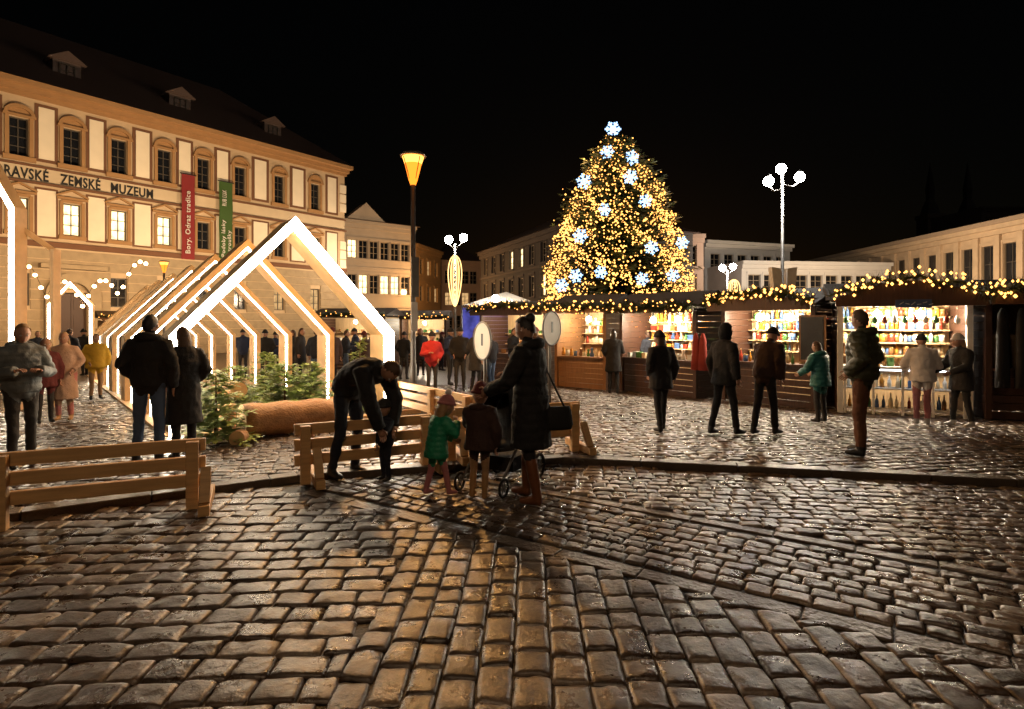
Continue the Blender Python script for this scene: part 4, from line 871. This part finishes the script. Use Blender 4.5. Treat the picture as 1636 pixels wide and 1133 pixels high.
for i,(lab,A,B,h,dep,wm,arch,sh,n,kinds,wh) in enumerate(st):
    root,W,Mx,rz=stall(lab,A,B,h,dep,wm,arch,sh,2 if i in (2,3,4) else 1 if i!=5 else 0,.85,i==4,.45 if i in(1,2) else .35)
    if n: goods(Mx,rz,W,dep-.17,[s+.013 for s in sh],n,kinds,wh)
    if n and i<5: goods(Mx,rz,W,.12,[.892],int(n*.8),kinds,wh,('counter',))
    pts=[Mx@V((-.2+(W+.4)*k/16,-.50,h+.06+arch*math.sin(PI*k/16)+.04*math.sin(k*1.6))) for k in range(17)]
    garland(pts,'fir garland with warm bulbs, roof edge of '+(wh or 'dark clothes stall'),(90 if i in(3,4,5) else 44) if i<6 else 26,.17 if i<6 else .16)
    if i==4:
        goods(Mx,rz,W,.2,[.106,.486],16,['bottle'],wh,('floor','lower front'))
        m=MB(); m.prism([(W*.40,h-.16),(W*.66,h-.16),(W*.66,h-.02),(W*.40,h-.02)],-.5,-.475); m.build('sign_board',M_('blue_sign',(.03,.05,.12),.5),root)
        m=MB()
        for k in range(6): m.beam((W*.43+k*.085,-.505,h-.10+.02*math.sin(k*2)),(W*.43+k*.085+.06,-.505,h-.08+.02*math.cos(k*3)),.012,.01)
        m.build('sign_scrawl',M_('sign_pale',(.4,.4,.4),.5),root)
        for k in range(12):
            m=MB(); m.tube([(0,0,0),(0,0,-.07),(0,0,-.13),(0,0,-.16)],[.006,.04,.045,.01],10); m.tube([(0,0,0),(0,0,.2)],.003,4)
            o=m.build('hanging_ornament',GC[(k*2+1)%6],None,tuple(Mx@V((W*(k+.8)/13,.05,h-.28)))); tag(o,'glass ornament hanging in a row under the roof of the arched stall','ornament','ornaments hanging under the roof of the arched stall')
    if i==3:
        cb=empty('chalkboard',Mx@V((W+.02,-.12,1.0)),rz,'black chalkboard with rounded frame hung at the right side of the chalkboard stall','chalkboard')
        m=MB(); m.box(-.22,.22,-.05,-.02,0,.85); m.build('board',BLACKM,cb); m=MB(); m.box(-.26,.26,-.04,-.01,-.04,-.003); m.box(-.26,.26,-.04,-.01,.853,.89); m.box(-.26,-.223,-.04,-.01,-.0035,.8535); m.box(.223,.26,-.04,-.01,-.0035,.8535); m.build('frame',STALLP,cb)
    if i==2:
        for k,x in enumerate((W+.12,W+.30)):
            m=MB(); m.tube([(0,0,1.55),(0,0,1.4),(0,0,1.1),(0,0,.7)],[(.03,.03),(.08,.05),(.10,.06),(.13,.07)],12,0,True,(1,0,0)); o=m.build('hanging_drape',cloth('drape_red',(.20,.018,.01)),None,tuple(Mx@V((x,-.2,0)))); o.rotation_euler=(0,0,rz); tag(o,'red cloth hanging at the right of the dark stall, '+('nearer the counter' if k==0 else 'outer corner'),'cloth')
    if i==5:
        for k in range(7):
            m=MB(); m.tube([(0,0,1.95),(0,0,1.85),(0,0,1.5),(0,0,1.0),(0,0,.6)],[(.03,.02),(.1,.05),(.12,.06),(.13,.07),(.15,.08)],12,0,True,(1,0,0))
            o=m.build('hanging_coat',[BK,CHAR,BRN,NAVY,CHAR,MAR,BK][k],None,tuple(Mx@V((.15+k*.27,-.2,slope(10))))); o.rotation_euler=(0,0,rz+.6)
            tag(o,'%s garment hanging %s from the left post of the clothes stall'%(['black','charcoal','dark brown','navy','charcoal','maroon','black'][k],['first','second','third','fourth','fifth','sixth','seventh'][k]),'garment','garments on the clothes stall')
tn=empty('market_tent',(gx(738,21),21,slope(21)),-.15,'white peaked market tent with blue lit side left of the christmas tree','tent')
m=MB(); W=2.9; m.add([(0,0,2.6),(W,0,2.6),(W,2.5,2.6),(0,2.5,2.6),(W/2,1.25,3.15)],[(0,1,4),(1,2,4),(2,3,4),(3,0,4)]); m.build('canopy',M_('tent_canvas',(.6,.56,.5),.8),tn)
m=MB(); m.box(.02,W-.02,2.4,2.43,.2,2.58); m.build('side_cloth',M_('tent_blue_cloth',(.3,.32,.6),.8),tn)
m=MB(); m.box(.03,.62,.0,.02,1.2,2.5); m.build('blue_panel',E_('blue_lit_panel',(.2,.2,.9),.4,.5),tn)  # cloth emits by itself, the blue light on it is in its material
for x in (0,W):
    for y in (0,2.5): m=MB(); m.tube([(x,y,0),(x,y,2.6)],.03,8); m.build('pole',GREYM,tn)
m=MB(); m.ell((1.3,-.2,2.82),.14,12,8); m.build('lamp',E_('tent_lamp',(1,.9,.75),260),tn)
m=MB(); m.beam((1.3,0,2.6),(1.3,-.2,2.72),.03,.03); m.build('lamp_bracket',GREYM,tn)
m=MB(); m.box(.2,W-.2,2.1,2.14,2.42,2.46); m.build('light_strip',E_('blue_strip',(.25,.3,1),24),tn)
sl_=empty('string_lights',(gx(60,19),19,slope(19)),0,'festoon of warm bulbs strung before the museum door at the left','string lights')
m=MB(); pts=[]
for k in range(49): t=k/48; pts.append((t*4.2-1.0,.8*t,3.5-1.0*math.sin(PI*t)+.8*abs(math.sin(t*12))))
m.tube(pts,.008,5); m.build('wire',BLACKM,sl_)
bb=MB(); bb.ell((0,0,0),.06,10,8); bbm=bb.mesh('bulb',E_('festoon_bulb',(1,.62,.28),26))
for k in range(1,49,2): inst('bulb',bbm,sl_,V(pts[k])+V((0,0,-.06)))
# ---------------------------------------------------------------- world, lights, camera
w=bpy.data.worlds.new('World'); scene.world=w; w.use_nodes=True; nt=w.node_tree; bg=nt.nodes['Background']
sky=nt.nodes.new('ShaderNodeTexSky'); sky.sky_type='NISHITA'; sky.sun_disc=False; sky.sun_elevation=math.radians(1); sky.sun_rotation=math.radians(10)
nt.links.new(sky.outputs[0],bg.inputs[0]); bg.inputs[1].default_value=.0008
sn=light('SUN','added_sun_light',(0,0,30),.05,(1,.85,.7),tgt=(-14,20,0)); sn.data.angle=math.radians(.5)  # weak warm sun lamp added to lift the dark museum roof
bpy.context.view_layer.update()
def fac(u,out,z): p=mus.matrix_world@V((u-U0,-out,z)); return tuple(p)
for u,e in ((-1,3900),(7,3900),(15,3500)): light('SPOT','assumed_floodlight',fac(u,11,3.5),e,(1,.71,.41),.4,fac(u+1,0,9.5),120)  # assumed floodlights, bodiless spots added to light the museum front
light('POINT','added_light',(gx(600,46),46,6),1500,(1,.76,.52),.3)  # bodiless point lights added from here on to brighten the far house fronts
light('POINT','added_light',(gx(700,60),58,5),1700,(1,.56,.22),.3)
light('POINT','added_light',(8,44,5),400,(1,.75,.5),.3)
light('POINT','added_light',(gx(1215,46),46,7),1600,(1,.9,.78),.3)
for y in (34,46,60): light('POINT','added_light',(30,y,5.0),3300,(1,.72,.45),.3)  # unseen row of lights added to bring up the dim market hall
cam=bpy.data.cameras.new('camera'); co=bpy.data.objects.new('camera',cam); col.objects.link(co); co.location=(0,0,CH); co.rotation_euler=(PI/2,0,0)
cam.lens=20; cam.sensor_width=36; cam.shift_y=-.0315; cam.clip_start=.05; cam.clip_end=1500; scene.camera=co
scene.view_settings.view_transform='Standard'; scene.view_settings.look='None'; scene.view_settings.exposure=0
